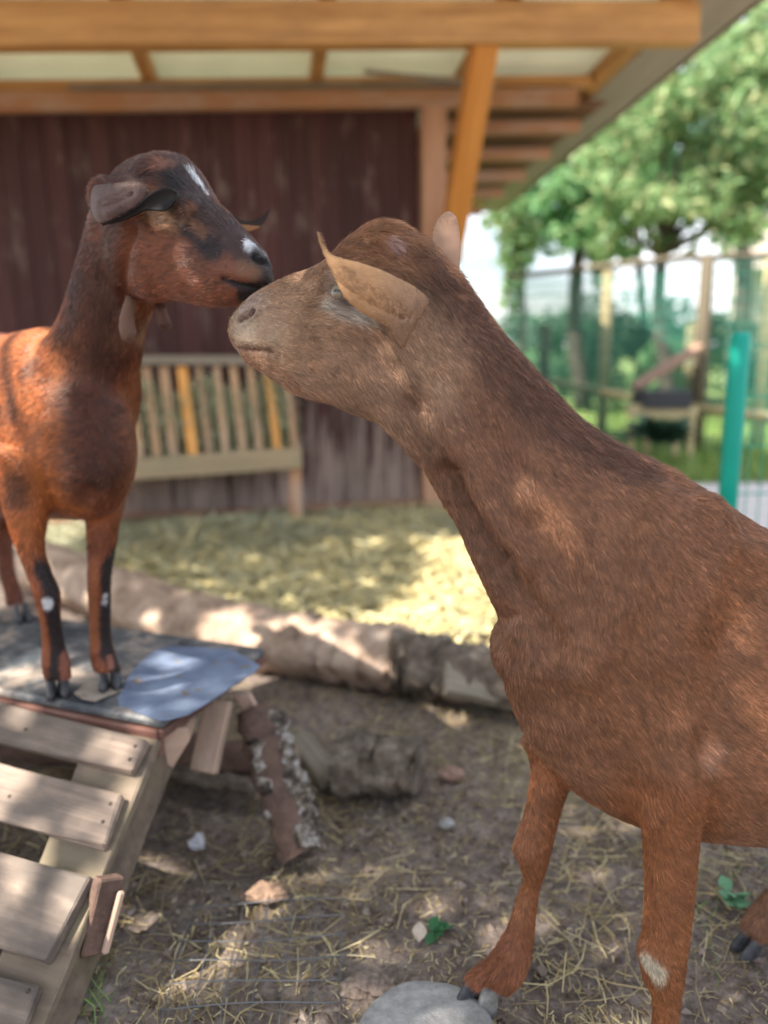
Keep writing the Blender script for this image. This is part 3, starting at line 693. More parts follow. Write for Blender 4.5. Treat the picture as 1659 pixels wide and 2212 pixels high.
    def finish(s, name, par, mat):
        me = s.me; ca = me.color_attributes.new('coat', 'FLOAT_COLOR', 'POINT')
        ca.data.foreach_set('color', np.column_stack([s.colr, np.ones(len(s.colr))]).ravel())
        me.materials.append(mat); me.polygons.foreach_set('use_smooth', np.ones(len(me.polygons), dtype=bool))
        o = bpy.data.objects.new(name, me); COL.objects.link(o); setpar(o, par); s.o = o; return o
    def flowdir(s, X):
        C = np.vstack(s.fc); T = np.vstack(s.ft); Wd = np.concatenate(s.fw); out = np.zeros_like(X)
        for i in range(0, len(X), 20000):
            d = np.linalg.norm(X[i:i + 20000, None] - C[None], axis=2) / Wd[None]
            w = 1 / (d ** 4 + 1e-3); out[i:i + 20000] = w @ T
        return out / (np.linalg.norm(out, axis=1)[:, None] + 1e-9)
    def fur(s, name, par, N, mat, rad=.00016, seed=1, lift=.28, down=.25, jit=.11, box=None, dark=.0, keepfn=None, extra=None, per=5, contrast=.17):
        me = s.me; me.calc_loop_triangles(); nt_ = len(me.loop_triangles)
        tv = np.empty(nt_ * 3, dtype=np.int32); me.loop_triangles.foreach_get('vertices', tv); tv = tv.reshape(-1, 3)
        a, b_, c_ = s.co[tv[:, 0]], s.co[tv[:, 1]], s.co[tv[:, 2]]; ar = np.linalg.norm(np.cross(b_ - a, c_ - a), axis=1)
        cen_ = (a + b_ + c_) / 3
        if keepfn is not None: ar = ar * keepfn(cen_, s.no[tv[:, 0]])
        rg = np.random.default_rng(seed); ti = rg.choice(nt_, N, p=ar / ar.sum()); u_ = rg.random(N); v_ = rg.random(N); fl = u_ + v_ > 1; u_[fl] = 1 - u_[fl]; v_[fl] = 1 - v_[fl]
        w_ = np.stack([1 - u_ - v_, u_, v_], 1)
        ip = lambda arr: (arr[tv[ti]] * w_[..., None]).sum(1) if arr.ndim == 2 else (arr[tv[ti]] * w_).sum(1)
        root = ip(s.co); no = ip(s.no); no /= np.linalg.norm(no, axis=1)[:, None]; col = ip(s.colr); ln = ip(s.len)
        fvert = s.flowdir(s.co)
        if extra is not None: fvert = extra(s.co, fvert)
        f = ip(fvert) + np.array([0, 0, -down])
        # clumped wander so the coat has whorls and streaks
        wob = np.stack([vnoise(root[:, 0] + root[:, 1] * .7, root[:, 2] + root[:, 1], .012, 81 + q) for q in range(3)], 1)
        wob2 = np.stack([vnoise(root[:, 0] + root[:, 1] * .7, root[:, 2] + root[:, 1], .05, 91 + q) for q in range(3)], 1)
        f = f + wob * .38 + wob2 * .40 + rg.normal(0, jit, (N, 3))
        f = f - no * (f * no).sum(1)[:, None]; f /= np.linalg.norm(f, axis=1)[:, None] + 1e-9
        nc = max(50, N // per); kd = KDTree(nc); cix = rg.choice(N, nc, replace=False)
        for q_, r_ in enumerate(root[cix]): kd.insert(r_, q_)
        kd.balance(); cl = np.array([kd.find(r_)[1] for r_ in root.tolist()])
        cdir = f[cix][cl]; cbr = np.exp(rg.normal(0, contrast, nc))[cl]; f = f * .5 + cdir * .5
        L = ln * rg.uniform(.6, 1.25, N); lf = lift * (1 + rg.normal(0, .35, N)).clip(.1, 3)
        K = 4; ts = np.array([0, .35, .7, 1.0])
        P = root[:, None] - no[:, None] * .0008 + f[:, None] * (L[:, None] * ts)[..., None] + no[:, None] * ((L * lf)[:, None] * (ts * (1.25 - .75 * ts)))[..., None]
        tipc = root[cix][cl] + f * L[:, None] + no * (L * lf * .5)[:, None]
        P[:, 2:] += (tipc - P[:, 3])[:, None] * np.array([.22, .5])[None, :, None]
        hc = bpy.data.hair_curves.new(name); hc.add_curves([K] * N)
        hc.attributes['position'].data.foreach_set('vector', P.astype(np.float32).ravel())
        ra = hc.attributes.get('radius') or hc.attributes.new('radius', 'FLOAT', 'POINT')
        ra.data.foreach_set('value', (rad * np.array([1, .9, .6, .12])[None] * rg.uniform(.7, 1.3, N)[:, None]).astype(np.float32).ravel())
        v = cbr * np.exp(rg.normal(0, .24, N)) * (1 + .5 * vnoise(root[:, 0] + root[:, 1], root[:, 2], .006, 99)); col = col * v[:, None]
        ca = hc.attributes.new('coat', 'FLOAT_COLOR', 'CURVE'); ca.data.foreach_set('color', np.column_stack([col.clip(0, 1), np.ones(N)]).astype(np.float32).ravel())
        hc.materials.append(mat)
        o = bpy.data.objects.new(name, hc); COL.objects.link(o); setpar(o, par); return o

def coatmat(name, dk=1.0, rough=.6, sheen=.0, spec=.25):
    mt, nt, b = newmat(name); at = nt.nodes.new('ShaderNodeAttribute'); at.attribute_name = 'coat'
    nt.links.new(mixc(nt, 1.0, at.outputs['Color'], (dk, dk, dk), 'MULTIPLY'), b.inputs['Base Color'])
    b.inputs['Roughness'].default_value = rough; b.inputs['Specular IOR Level'].default_value = spec; b.inputs['Sheen Weight'].default_value = sheen; b.inputs['Sheen Roughness'].default_value = .4; return mt
M_SKIN = coatmat('goat_skin', .82); M_FUR = coatmat('goat_fur', 1.0, .4, spec=.4, sheen=.03)
M_FUR2 = coatmat('glossy_goat_fur', 1.0, .34, spec=.6, sheen=.05)
M_HOOF = flat('grey_hoof', (.10, .10, .10), .45, c2=(.3, .28, .25), sc=60)
M_HOOFD = flat('dark_hoof', (.03, .03, .035), .4, c2=(.08, .08, .085), sc=60)

def sec(a, b_, Y, t):
    Ya, Yb = (Y if isinstance(Y, tuple) else (Y, Y)); return (aty(a[0], a[1], Ya), aty(b_[0], b_[1], Yb), t)
def claws(p, fwd, par, mat, sz=.030, hgt=.035, sep=.016, mats=None, which=(-1, 1)):
    """cloven hoof: two tapered claws at ground point p, pointing along fwd"""
    fwd = nrm(np.array([fwd[0], fwd[1], 0.])); sd_ = np.array([-fwd[1], fwd[0], 0])
    for i, sg in enumerate(which):
        V = []; n = 12
        for z, s_, sh in ((0, 1.0, .006), (.012, .98, .004), (hgt * .7, .82, -.004), (hgt, .66, -.010), (hgt + .008, .4, -.012)):
            for k in range(n):
                a = 2 * math.pi * k / n; r_ = sz * .5 * s_
                fx = math.cos(a) * r_ * (1.35 if math.cos(a) > 0 else 1.0); fy = math.sin(a) * r_ * .62 * (1 - .25 * max(0, math.cos(a)))
                V.append(np.asarray(p) + fwd * (fx + sh) + sd_ * (fy + sg * sep * (.62 if math.cos(a) < 0 else .75)) + K_ * z)
        F = [(i_ * n + k, i_ * n + (k + 1) % n, (i_ + 1) * n + (k + 1) % n, (i_ + 1) * n + k) for i_ in range(4) for k in range(n)] + [tuple(range(n))[::-1], tuple(range(4 * n, 5 * n))]
        mesh_obj('hoof', V, F, (mats[i] if mats else mat), par, True)

def ear(name, up_edge, low_edge, par, mat_skin, col_fn, bulge, toward, nu=26, nv=12, thick=.0035, furN=5000, furlen=.006, basefade=None):
    """leaf-shaped ear between two drawn edges (x, y, Y), cupped towards `toward`, solid"""
    U = catmull([aty(*p) for p in up_edge], 6); Lw = catmull([aty(*p) for p in low_edge], 6)
    def res(P, n):
        d = np.concatenate([[0], np.cumsum(np.linalg.norm(np.diff(P, axis=0), axis=1))]); t = np.linspace(0, d[-1], n); return np.stack([np.interp(t, d, P[:, k]) for k in range(3)], 1)
    U = res(U, nu); Lw = res(Lw, nu); V = []; toward = nrm(np.asarray(toward, float))
    for i in range(nu):
        w = np.linalg.norm(U[i] - Lw[i])
        for j in range(nv):
            t = j / (nv - 1); V.append(U[i] * (1 - t) + Lw[i] * t + toward * bulge * w * math.sin(math.pi * t) ** .8 * (1 if basefade is None else min(1, (1 - i / (nu - 1)) / basefade + .02)))
    V = np.array(V); n0 = len(V)
    ii = np.arange(n0).reshape(nu, nv); F1 = np.stack([ii[:-1, :-1].ravel(), ii[:-1, 1:].ravel(), ii[1:, 1:].ravel(), ii[1:, :-1].ravel()], 1)
    me = bpy.data.meshes.new('tmp'); me.from_pydata([tuple(v) for v in V], [], [tuple(map(int, f)) for f in F1])
    o = bpy.data.objects.new(name, me); COL.objects.link(o)
    md = o.modifiers.new('s', 'SOLIDIFY'); md.thickness = thick; md.offset = 0; md.use_even_offset = False
    m2 = o.modifiers.new('ss', 'SUBSURF'); m2.levels = 1; m2.render_levels = 1
    dg = bpy.context.evaluated_depsgraph_get(); me2 = bpy.data.meshes.new_from_object(o.evaluated_get(dg)); bpy.data.objects.remove(o)
    s = Flesh(); s.me = me2; me2.name = name; n = len(me2.vertices); co = np.empty(n * 3); me2.vertices.foreach_get('co', co); s.co = co.reshape(-1, 3)
    s.refresh(); s.len = np.full(n, furlen); s.colr = np.tile([.3, .2, .12], (n, 1)); s.colr = col_fn(s)
    ax = (U[-1] + Lw[-1]) / 2 - (U[0] + Lw[0]) / 2; C = (U + Lw) / 2; s.fc = [C]; s.ft = [np.tile(nrm(ax), (nu, 1))]; s.fw = [np.full(nu, .05)]
    s.finish(name, par, mat_skin)
    return s

# ---- goat one: reddish brown, foreground -----------------------------------------------------------
g1 = empty('brown_goat', (.45, 1.0, 0), 'reddish brown goat in the foreground stretching its neck to touch noses', 'goat', 'two goats touching noses')
f1 = Flesh()
f1.loft([sec((516, 688), (517, 738), 1.095, .012), sec((524, 664), (521, 757), 1.09, .024), sec((545, 642), (542, 785), 1.085, .031), sec((585, 616), (585, 815), 1.075, .034),
         sec((630, 594), (630, 845), 1.065, .037), sec((672, 580), (672, 860), 1.055, .044), sec((712, 560), (722, 872), 1.045, .053), sec((752, 520), (772, 893), 1.035, .060),
         sec((792, 492), (822, 915), 1.03, .064), sec((842, 484), (866, 952), 1.02, .063), sec((895, 508), (893, 985), 1.01, .060), sec((946, 556), (915, 1012), 1.005, .057),
         sec((1000, 605), (932, 1040), 1.0, .057), sec((1058, 688), (958, 1085), .995, .060), sec((1120, 765), (992, 1140), .99, .064), sec((1180, 832), (1020, 1205), .985, .070),
         sec((1240, 900), (1050, 1270), .98, .080), sec((1310, 950), (1078, 1335), .98, .092), sec((1390, 996), (1085, 1410), .98, .105), sec((1450, 1025), (1092, 1480), .98, .115),
         sec((1500, 1048), (1118, 1552), .985, .120), sec((1545, 1075), (1160, 1625), .985, .125), sec((1600, 1112), (1240, 1700), .99, .130), sec((1650, 1142), (1340, 1752), .995, .136),
         sec((1720, 1165), (1470, 1780), 1.005, .145), sec((1800, 1180), (1620, 1788), 1.02, .155), sec((1900, 1186), (1790, 1792), 1.04, .165), sec((2000, 1190), (1950, 1780), 1.07, .165),
         sec((2090, 1190), (2080, 1720), 1.11, .150), sec((2160, 1215), (2160, 1630), 1.14, .12), sec((2205, 1270), (2200, 1540), 1.16, .07), sec((2220, 1340), (2218, 1450), 1.17, .03)], 4, 44, 2.15)
def c3(x, y, Y): return aty(x, y, Y)
f1.ball(c3(838, 524, 1.03), (.034, .042, .022))                      # crown
f1.ball(c3(1106, 1400, .99), (.027, .055, .045))                     # brisket
f1.ball(c3(728, 618, 1.015), (.020, .014, .018))                      # brow over the eye
f1.ball(c3(1430, 1500, .925), (.085, .05, .13)); f1.ball(c3(1500, 1300, .93), (.08, .045, .14))
f1.ball(c3(925, 715, .976), (.034, .034, .034))                       # ear root
# near foreleg
near_leg = [((1350, 1540), (1600, 1480), .905, .050), ((1362, 1650), (1568, 1600), .90, .052), ((1374, 1740), (1526, 1700), .90, .047), ((1385, 1800), (1512, 1785), .90, .040), ((1391, 1900), (1502, 1890), .90, .035),
            ((1389, 2000), (1493, 1990), .90, .032), ((1380, 2068), (1484, 2060), .90, .032), ((1386, 2115), (1478, 2115), .90, .028), ((1405, 2155), (1472, 2155), .90, .0215), ((1406, 2220), (1468, 2220), .90, .019),
            ((1400, 2265), (1470, 2265), .90, .021), ((1394, 2300), (1478, 2300), .898, .023)]
near_leg = [((a[0] + 5, a[1]), (b_[0] - 5, b_[1]), Y_, t_) for a, b_, Y_, t_ in near_leg]; f1.loft([sec(*r) for r in near_leg], 4, 26, 2.1)
far_leg = [((1125, 1590), (1295, 1640), 1.03, .045), ((1150, 1660), (1229, 1688), 1.02, .036), ((1138, 1750), (1203, 1768), 1.015, .027), ((1118, 1815), (1188, 1832), 1.01, .027), ((1121, 1860), (1178, 1872), 1.01, .024),
           ((1132, 1900), (1164, 1916), 1.01, .0165), ((1116, 1950), (1158, 1958), 1.01, .0175), ((1098, 2005), (1152, 2015), 1.005, .019), ((1078, 2042), (1146, 2062), 1.0, .023), ((1052, 2078), (1132, 2105), .99, .024), ((1040, 2102), (1112, 2130), .985, .022), ((1044, 2118), (1098, 2143), .982, .017)]
f1.loft([sec(*r) for r in far_leg], 4, 26, 2.1)
f1.loft([sec((1075, 2060), (1110, 2075), .985, .014), sec((1040, 2085), (1080, 2108), .975, .017), sec((1014, 2106), (1048, 2128), .968, .014), sec((1008, 2116), (1034, 2136), .965, .010)], 3, 18, 2.0)
# hind legs (mostly outside the frame)
for off, hx, hy in ((.10, .60, 1.10), (-.08, .86, 1.0)):
    f1.tube([(.86, 1.12 + off, .70), (.80, 1.12 + off, .56), (.84, 1.11 + off, .40), (hx + .17, hy + .01, .30), (hx + .08, hy, .18), (hx + .02, hy, .08), (hx, hy, .045)], [.10, .075, .045, .027, .018, .021, .022])
f1.tube([(.93, 1.16, .82), (1.0, 1.18, .80), (1.04, 1.19, .74)], [.03, .02, .012])
f1.build('body', .0042, 5)
f1.relax([(900, 760), (940, 780), (980, 760), (970, 700), (890, 800), (920, 840)], .035, 45); f1.relax([(1430, 1450), (1350, 1550), (1500, 1300), (1400, 1650), (1200, 1620)], .09, 40)
G = f1.push
# facial and neck modelling
G([(516, 750), (545, 753), (585, 757), (600, 768)], .004, -.0055)                 # mouth
G([(520, 735), (560, 738), (590, 745)], .010, .003); G([(530, 775), (570, 785)], .010, .002)
f1.refresh()
G([(516, 692), (526, 687), (538, 680), (548, 671)], .0032, -.008)                              # nostril
G([(528, 675), (545, 668), (555, 672)], .006, .003)
G([(648, 650), (665, 690), (672, 740), (668, 780)], .012, .004)                      # cheek ridge
G([(700, 600), (720, 590), (750, 590)], .010, .006); G([(690, 640), (660, 620), (640, 600)], .012, -.004)
G([(690, 700), (740, 705), (800, 715)], .014, .004); G([(700, 680), (750, 682)], .008, -.003)
G([(800, 740), (835, 790)], .018, -.004); G([(872, 790), (905, 880)], .020, -.004); G([(760, 800), (790, 850)], .03, .004)
f1.refresh()
G([(900, 880), (935, 950), (975, 1030)], .020, -.009); G([(970, 1030), (1010, 1110), (1075, 1210)], .018, -.023)  # jugular groove
G([(960, 930), (1010, 1020), (1065, 1110), (1125, 1210)], .016, .010)
G([(900, 760), (960, 900), (1040, 1000)], .03, .004)
G([(1090, 1230), (1150, 1320), (1200, 1400)], .022, -.018)
G([(960, 820), (1040, 930), (1120, 1020)], .020, -.008)
G([(1150, 1150), (1230, 1260), (1260, 1350)], .030, -.012)
G([(1420, 1080), (1390, 1200), (1330, 1330), (1260, 1450)], .028, .011)             # scapula edge
G([(1600, 1150), (1590, 1330), (1560, 1480), (1535, 1610)], .030, -.014); G([(1480, 1120), (1470, 1250), (1420, 1400)], .035, .008); G([(1240, 1500), (1300, 1620), (1380, 1700)], .03, -.006)
G([(1080, 1340), (1105, 1330)], .010, -.006)
G([(1530, 1610), (1520, 1700)], .018, -.007); G([(1380, 1690), (1400, 1760)], .015, .003)
G([(770, 540), (820, 555), (880, 560)], .014, -.003); G([(820, 510), (850, 520)], .014, .006)
G([(1388, 2055), (1400, 2075)], .015, .005); G([(1112, 1828), (1125, 1840)], .015, .005)
G([(1075, 2075), (1055, 2110), (1045, 2140)], .006, -.006)
f1.refresh()
BR = (.245, .116, .064)
f1.colr = np.tile(BR, (len(f1.co), 1)).astype(float); f1.len = np.full(len(f1.co), .0125)
P_ = f1.paint
neckC = (.225, .112, .070); headC = (.36, .22, .135); legC = (.275, .105, .042)
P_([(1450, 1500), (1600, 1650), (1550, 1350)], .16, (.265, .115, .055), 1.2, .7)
P_([(620, 720), (720, 780), (800, 850), (860, 800)], .085, (.34, .205, .13), .9, .9)
P_([(560, 700), (600, 720), (640, 680)], .065, headC, .8)
P_([(530, 700), (560, 720)], .034, (.36, .25, .17), .7, .8); P_([(535, 660), (560, 650)], .02, (.34, .25, .19), .8, .7)
P_([(518, 715), (535, 720)], .014, (.42, .33, .25), .8, .6); P_([(530, 775), (570, 790), (620, 825)], .016, (.27, .13, .07), .8, .6)
P_([(518, 691), (528, 686), (538, 680), (547, 672)], .0028, (.12, .045, .04), .8); P_([(528, 660), (540, 648)], .012, (.42, .31, .27), .9, .8)
P_([(518, 751), (550, 754), (583, 757)], .003, (.13, .05, .03), .7)
P_([(700, 560), (660, 590), (610, 615)], .022, (.27, .15, .09), .9, .6)
P_([(700, 655), (740, 670), (790, 680)], .012, (.55, .48, .42), .9, .85); P_([(712, 615), (735, 640)], .016, (.42, .34, .28), .9, .8)
P_([(645, 760), (655, 700), (670, 650), (700, 610)], .012, (.24, .13, .075), .9, .5)
P_([(780, 500), (830, 490), (900, 530), (940, 580)], .04, (.30, .145, .075), .8, .8)
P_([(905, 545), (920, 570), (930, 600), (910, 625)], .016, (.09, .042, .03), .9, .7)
P_([(838, 520), (852, 530)], .008, (.42, .27, .24), .6, .9)
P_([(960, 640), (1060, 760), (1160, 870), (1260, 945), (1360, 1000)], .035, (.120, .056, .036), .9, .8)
P_([(870, 800), (900, 900), (960, 1010), (1010, 1110), (1090, 1240)], .018, (.15, .075, .045), .9, .5)  # shade of the jugular groove painted darker into the coat
P_([(890, 690), (930, 740), (940, 770)], .035, (.34, .215, .135), 1.4, .6)
P_([(1600, 1230), (1560, 1290), (1520, 1360)], .03, (.25, .095, .035), .9, .6)  # orange sun dapple on the shoulder, painted as coat colour
P_([(1530, 1645), (1548, 1615)], .012, (.40, .23, .16), 1, .4)  # small pale sunlit spot by the elbow, painted on
P_([(1440, 1800), (1440, 1950), (1435, 2060), (1440, 2200), (1440, 2300)], .08, legC, .6, .9)
P_([(1170, 1700), (1150, 1830), (1140, 1920), (1120, 2030), (1070, 2110)], .07, legC, .6, .9)
P_([(1080, 2040), (1060, 2120)], .05, (.22, .075, .035), .7, .7)
P_([(1398, 2082), (1412, 2096), (1420, 2108)], .013, (.55, .47, .35), .4)
P_([(1130, 1895), (1122, 1915)], .005, (.5, .4, .3), .6, .8)
P_([(720, 628), (728, 618), (742, 615), (755, 622)], .006, (.085, .045, .035), .9, .95); P_([(720, 634), (726, 648), (745, 654)], .005, (.13, .075, .06), .9, .85)
f1.colr *= (1 + .14 * vnoise(f1.co[:, 0] + f1.co[:, 1], f1.co[:, 2], .09, 77) + .12 * vnoise(f1.co[:, 0] - f1.co[:, 1], f1.co[:, 2], .018, 78))[:, None]
SL = f1.setlen
SL([(520, 700), (560, 730), (560, 770)], .05, .005); SL([(600, 620), (650, 600)], .035, .007)
SL([(790, 500), (830, 480), (890, 500), (930, 560), (950, 590)], .03, .022); SL([(700, 665), (760, 680)], .012, .022)
SL([(600, 800), (660, 860), (720, 870)], .03, .015); SL([(1100, 780), (1200, 880), (1300, 955), (1420, 1015)], .025, .024)
SL([(1440, 1850), (1440, 2200)], .06, .009); SL([(1150, 1850), (1120, 2050)], .06, .010)
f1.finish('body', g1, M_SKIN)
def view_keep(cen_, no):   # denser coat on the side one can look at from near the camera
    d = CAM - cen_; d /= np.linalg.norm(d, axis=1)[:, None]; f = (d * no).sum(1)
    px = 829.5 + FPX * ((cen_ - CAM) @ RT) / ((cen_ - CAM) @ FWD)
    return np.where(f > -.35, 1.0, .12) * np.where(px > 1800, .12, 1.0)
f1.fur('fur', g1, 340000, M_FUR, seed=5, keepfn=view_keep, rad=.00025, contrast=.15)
def near_w(flesh, pts, r):
    L_ = flesh.line(pts, 8)
    return lambda c_, n_: np.exp(-(flesh.near(L_, c_) / r) ** 2) * 1.0 + 1e-9
f1.len = f1.len * 1.15
f1.fur('tuft', g1, 9000, M_FUR, seed=25, keepfn=near_w(f1, [(790, 490), (820, 478), (860, 480), (900, 505), (920, 540), (935, 580)], .022), rad=.00024, lift=.40, down=-.1, contrast=.25, jit=.3)
f1.fur('mane', g1, 16000, M_FUR, seed=26, keepfn=near_w(f1, [(1020, 645), (1110, 765), (1200, 870), (1300, 955), (1420, 1015), (1520, 1070)], .014), rad=.00024, lift=.42, down=-.1, contrast=.3, jit=.2)
# ears
def colear1(s):
    c = np.tile([.42, .235, .115], (len(s.co), 1)); v = vnoise(s.co[:, 0] * 1 + s.co[:, 1], s.co[:, 2] * 3, .02, 17)
    d = np.linalg.norm(s.co - aty(935, 735, .95), axis=1); w = np.clip((.105 - d) / .06, 0, 1)[:, None]
    return (c * (1 - w) + np.array([.30, .185, .12]) * w) * (1 + .35 * v)[:, None]
e1 = ear('ear', [(686, 499, .94), (696, 530, .93), (712, 549, .925), (746, 561, .92), (784, 570, .92), (821, 582, .922), (859, 600, .928), (892, 617, .938), (925, 645, .955), (950, 690, .995)],
         [(686, 499, .94), (697, 537, .93), (709, 565, .925), (728, 612, .918), (748, 646, .914), (776, 672, .912), (810, 691, .916), (838, 704, .922), (856, 732, .935), (880, 765, .965), (900, 778, 1.0)], g1, M_SKIN, colear1, .20, (-.15, -1, .15), basefade=.42, thick=.0026)
for _l in ([(730, 575), (780, 610), (830, 640), (880, 660)], [(735, 600), (775, 640), (820, 665)], [(790, 590), (850, 625), (895, 650)]): e1.paint(_l, .0028, (.24, .13, .07), .9, .55)
e1.paint([(700, 540), (740, 563), (790, 574), (850, 598), (890, 618)], .004, (.50, .30, .15), .9, .7)
e1.push([(720, 590), (790, 640), (870, 680)], .006, -.0025); e1.push([(740, 575), (830, 640), (900, 690)], .005, -.002); e1.refresh()
e1.fur('ear_fur', g1, 26000, M_FUR, seed=6, rad=.0002, lift=.14, down=.0, jit=.12, contrast=.12)
def colear2(s): return np.tile([.42, .25, .165], (len(s.co), 1)) * (1 + .25 * vnoise(s.co[:, 0] * 2, s.co[:, 2] * 2, .02, 18))[:, None]
e2 = ear('ear', [(968, 458, 1.09), (946, 475, 1.085), (934, 510, 1.08), (930, 560, 1.07), (935, 620, 1.06)], [(968, 458, 1.09), (985, 470, 1.085), (993, 510, 1.08), (994, 560, 1.07), (985, 640, 1.06)], g1, M_SKIN, colear2, .16, (-.1, -1, 0))
e2.fur('ear_fur', g1, 9000, M_FUR, seed=7, rad=.00016, lift=.12, down=0)
# eye
def eyeball(c, r, par, iris, look):
    look = nrm(np.asarray(look, float)); bm = bmesh.new(); bmesh.ops.create_uvsphere(bm, u_segments=24, v_segments=16, radius=r)
    me = bpy.data.meshes.new('eye'); bm.to_mesh(me); bm.free(); me.materials.append(iris)
    for p in me.polygons: p.use_smooth = True
    o = bpy.data.objects.new('eye', me); COL.objects.link(o); setpar(o, par); o.matrix_basis = Matrix.Translation(Vector(c)) @ Vector(look).to_track_quat('Z', 'Y').to_matrix().to_4x4(); return o
mt, nt, b = newmat('goat_eye')
t_ = nt.nodes.new('ShaderNodeTexCoord'); sp = nt.nodes.new('ShaderNodeSeparateXYZ'); nt.links.new(t_.outputs['Object'], sp.inputs[0])
ax_ = nt.nodes.new('ShaderNodeVectorMath'); ax_.operation = 'MULTIPLY'; ax_.inputs[1].default_value = (110, 330, 0); nt.links.new(t_.outputs['Object'], ax_.inputs[0])
ln_ = nt.nodes.new('ShaderNodeVectorMath'); ln_.operation = 'LENGTH'; nt.links.new(ax_.outputs[0], ln_.inputs[0])
r = ramp(nt, [(.55, (.01, .01, .01)), (.7, (.21, .175, .12))]); nt.links.new(ln_.outputs['Value'], r.inputs['Fac']); nt.links.new(r.outputs[0], b.inputs['Base Color'])
b.inputs['Roughness'].default_value = .08; b.inputs['Specular IOR Level'].default_value = .6
M_EYE = mt
h = f1.hit(735, 633)
if h is not None: eyeball(h + np.array([0, .0092, 0]), .0130, g1, M_EYE, (-.4, -1, .2))
# hooves
claws(aty(1440, 2300, .898) * [1, 1, 0] + np.array([0, 0, .0]), (-.9, -.3, 0), g1, M_HOOF, .034, .05)
claws(atz(1054, 2186, .004), (-.7, -.7, 0), g1, M_HOOF, .047, .044, 0, which=(1,)); claws(atz(1016, 2158, .02), (-.8, -.6, 0), g1, M_HOOFD, .040, .036, 0, which=(1,))
claws((.595, 1.10, 0), (-.9, -.2, 0), g1, M_HOOFD, .034, .04); claws((.855, 1.0, 0), (-.9, -.2, 0), g1, M_HOOFD, .034, .04)

# ---- goat two: dark red, on the platform ------------------------------------------------------------
g2 = empty('dark_goat', (-.7, 1.5, HP), 'dark red goat with black stripes and wattles standing on the platform', 'goat', 'two goats touching noses')
f2 = Flesh()
f2.loft([sec((586, 572), (592, 612), 1.145, .012), sec((572, 546), (582, 630), 1.145, .024), sec((550, 522), (558, 645), 1.15, .031), sec((522, 490), (520, 660), 1.16, .036), sec((490, 458), (478, 663), 1.17, .041),
         sec((458, 428), (438, 661), 1.19, .048), sec((432, 388), (398, 652), 1.21, .056), sec((408, 352), (362, 648), 1.23, .062), sec((370, 338), (330, 652), 1.255, .065), sec((325, 336), (300, 650), 1.275, .063),
         sec((280, 358), (275, 620), 1.295, .055), sec((245, 385), (262, 560), 1.30, .04)], 4, 36, 2.1)
f2.loft([sec((262, 372), (352, 560), 1.29, .045), sec((228, 405), (330, 640), 1.30, .050), sec((199, 479), (318, 690), 1.32, .051), sec((182, 535), (304, 725), 1.335, .053), sec((168, 585), (298, 768), 1.35, .056),
         sec((154, 635), (287, 820), 1.37, .063), sec((138, 680), (283, 880), 1.39, .075), sec((110, 730), (275, 940), 1.42, .09), sec((92, 800), (268, 1000), 1.43, .095), sec((95, 880), (258, 1060), 1.43, .09), sec((110, 960), (240, 1080), 1.45, .06)], 4, 32, 2.0)
def b2(s_, z0, z1, t): 
    c = np.array([-.53 - .66 * s_, 1.38 + .75 * s_, 0]); return (c + K_ * z0, c + K_ * z1, t)
f2.loft([b2(-.085, .90, .80, .03), b2(-.07, .94, .76, .055), b2(-.03, .985, .715, .078), b2(.05, 1.03, .695, .098), b2(.13, 1.05, .685, .118), b2(.23, 1.045, .67, .152), b2(.35, 1.04, .66, .184), b2(.47, 1.045, .675, .172),
         b2(.58, 1.05, .72, .15), b2(.67, 1.03, .78, .115), b2(.72, .99, .85, .07), b2(.74, .95, .90, .03)], 4, 40, 2.15)
l2 = [((-20, 960), (130, 1000), 1.38, .055), ((0, 1040), (118, 1060), 1.37, .045), ((17, 1115), (97, 1140), 1.36, .034), ((42, 1185), (94, 1192), 1.355, .026), ((60, 1235), (108, 1235), 1.352, .023), ((73, 1278), (128, 1282), 1.35, .023),
      ((86, 1330), (130, 1335), 1.352, .018), ((91, 1385), (138, 1390), 1.354, .017), ((91, 1425), (149, 1428), 1.353, .021), ((97, 1462), (153, 1465), 1.35, .021)]
f2.loft([sec(*r) for r in l2], 4, 24, 2.1)
r2_ = [((175, 960), (285, 970), 1.43, .05), ((183, 1040), (276, 1045), 1.42, .042), ((188, 1118), (258, 1122), 1.41, .032), ((192, 1186), (247, 1190), 1.405, .025), ((190, 1248), (239, 1250), 1.40, .0225), ((192, 1300), (239, 1302), 1.40, .019),
       ((194, 1370), (240, 1372), 1.40, .0165), ((195, 1412), (250, 1415), 1.397, .020), ((203, 1448), (262, 1450), 1.393, .021)]
f2.loft([sec(*r) for r in r2_], 4, 24, 2.1)
HO = np.array([-.055, -.045, 0]); ax2 = nrm(np.array([-.66, .75, 0])); pr = np.array([.75, .66, 0])
for sg, hs in ((1, .045), (-1, .05)):
    q = lambda s_, z: np.array([-.53, 1.38, 0]) + ax2 * s_ + pr * .085 * sg + K_ * z
    f2.tube([q(.60, .88), (q(.52, .76)), q(.58, .66), q(.66 + hs, .58) + HO * (sg > 0) * .7, q(.63 + hs, .48) + HO * (sg > 0), q(.60 + hs, .41) + HO * (sg > 0), q(.59 + hs, .385) + HO * (sg > 0)], [.09, .07, .042, .026, .018, .020, .021])
f2.tube([b2(.70, 1.0, 1.0, 0)[0], b2(.76, 1.03, 1, 0)[0], b2(.80, 1.01, 1, 0)[0]], [.028, .02, .01])
f2.ball(aty(355, 375, 1.245), (.05, .05, .028)); f2.ball(aty(400, 448, 1.165), (.02, .012, .016)); f2.ball(aty(235, 425, 1.25), (.03, .03, .03))
f2.build('body', .0045, 6)
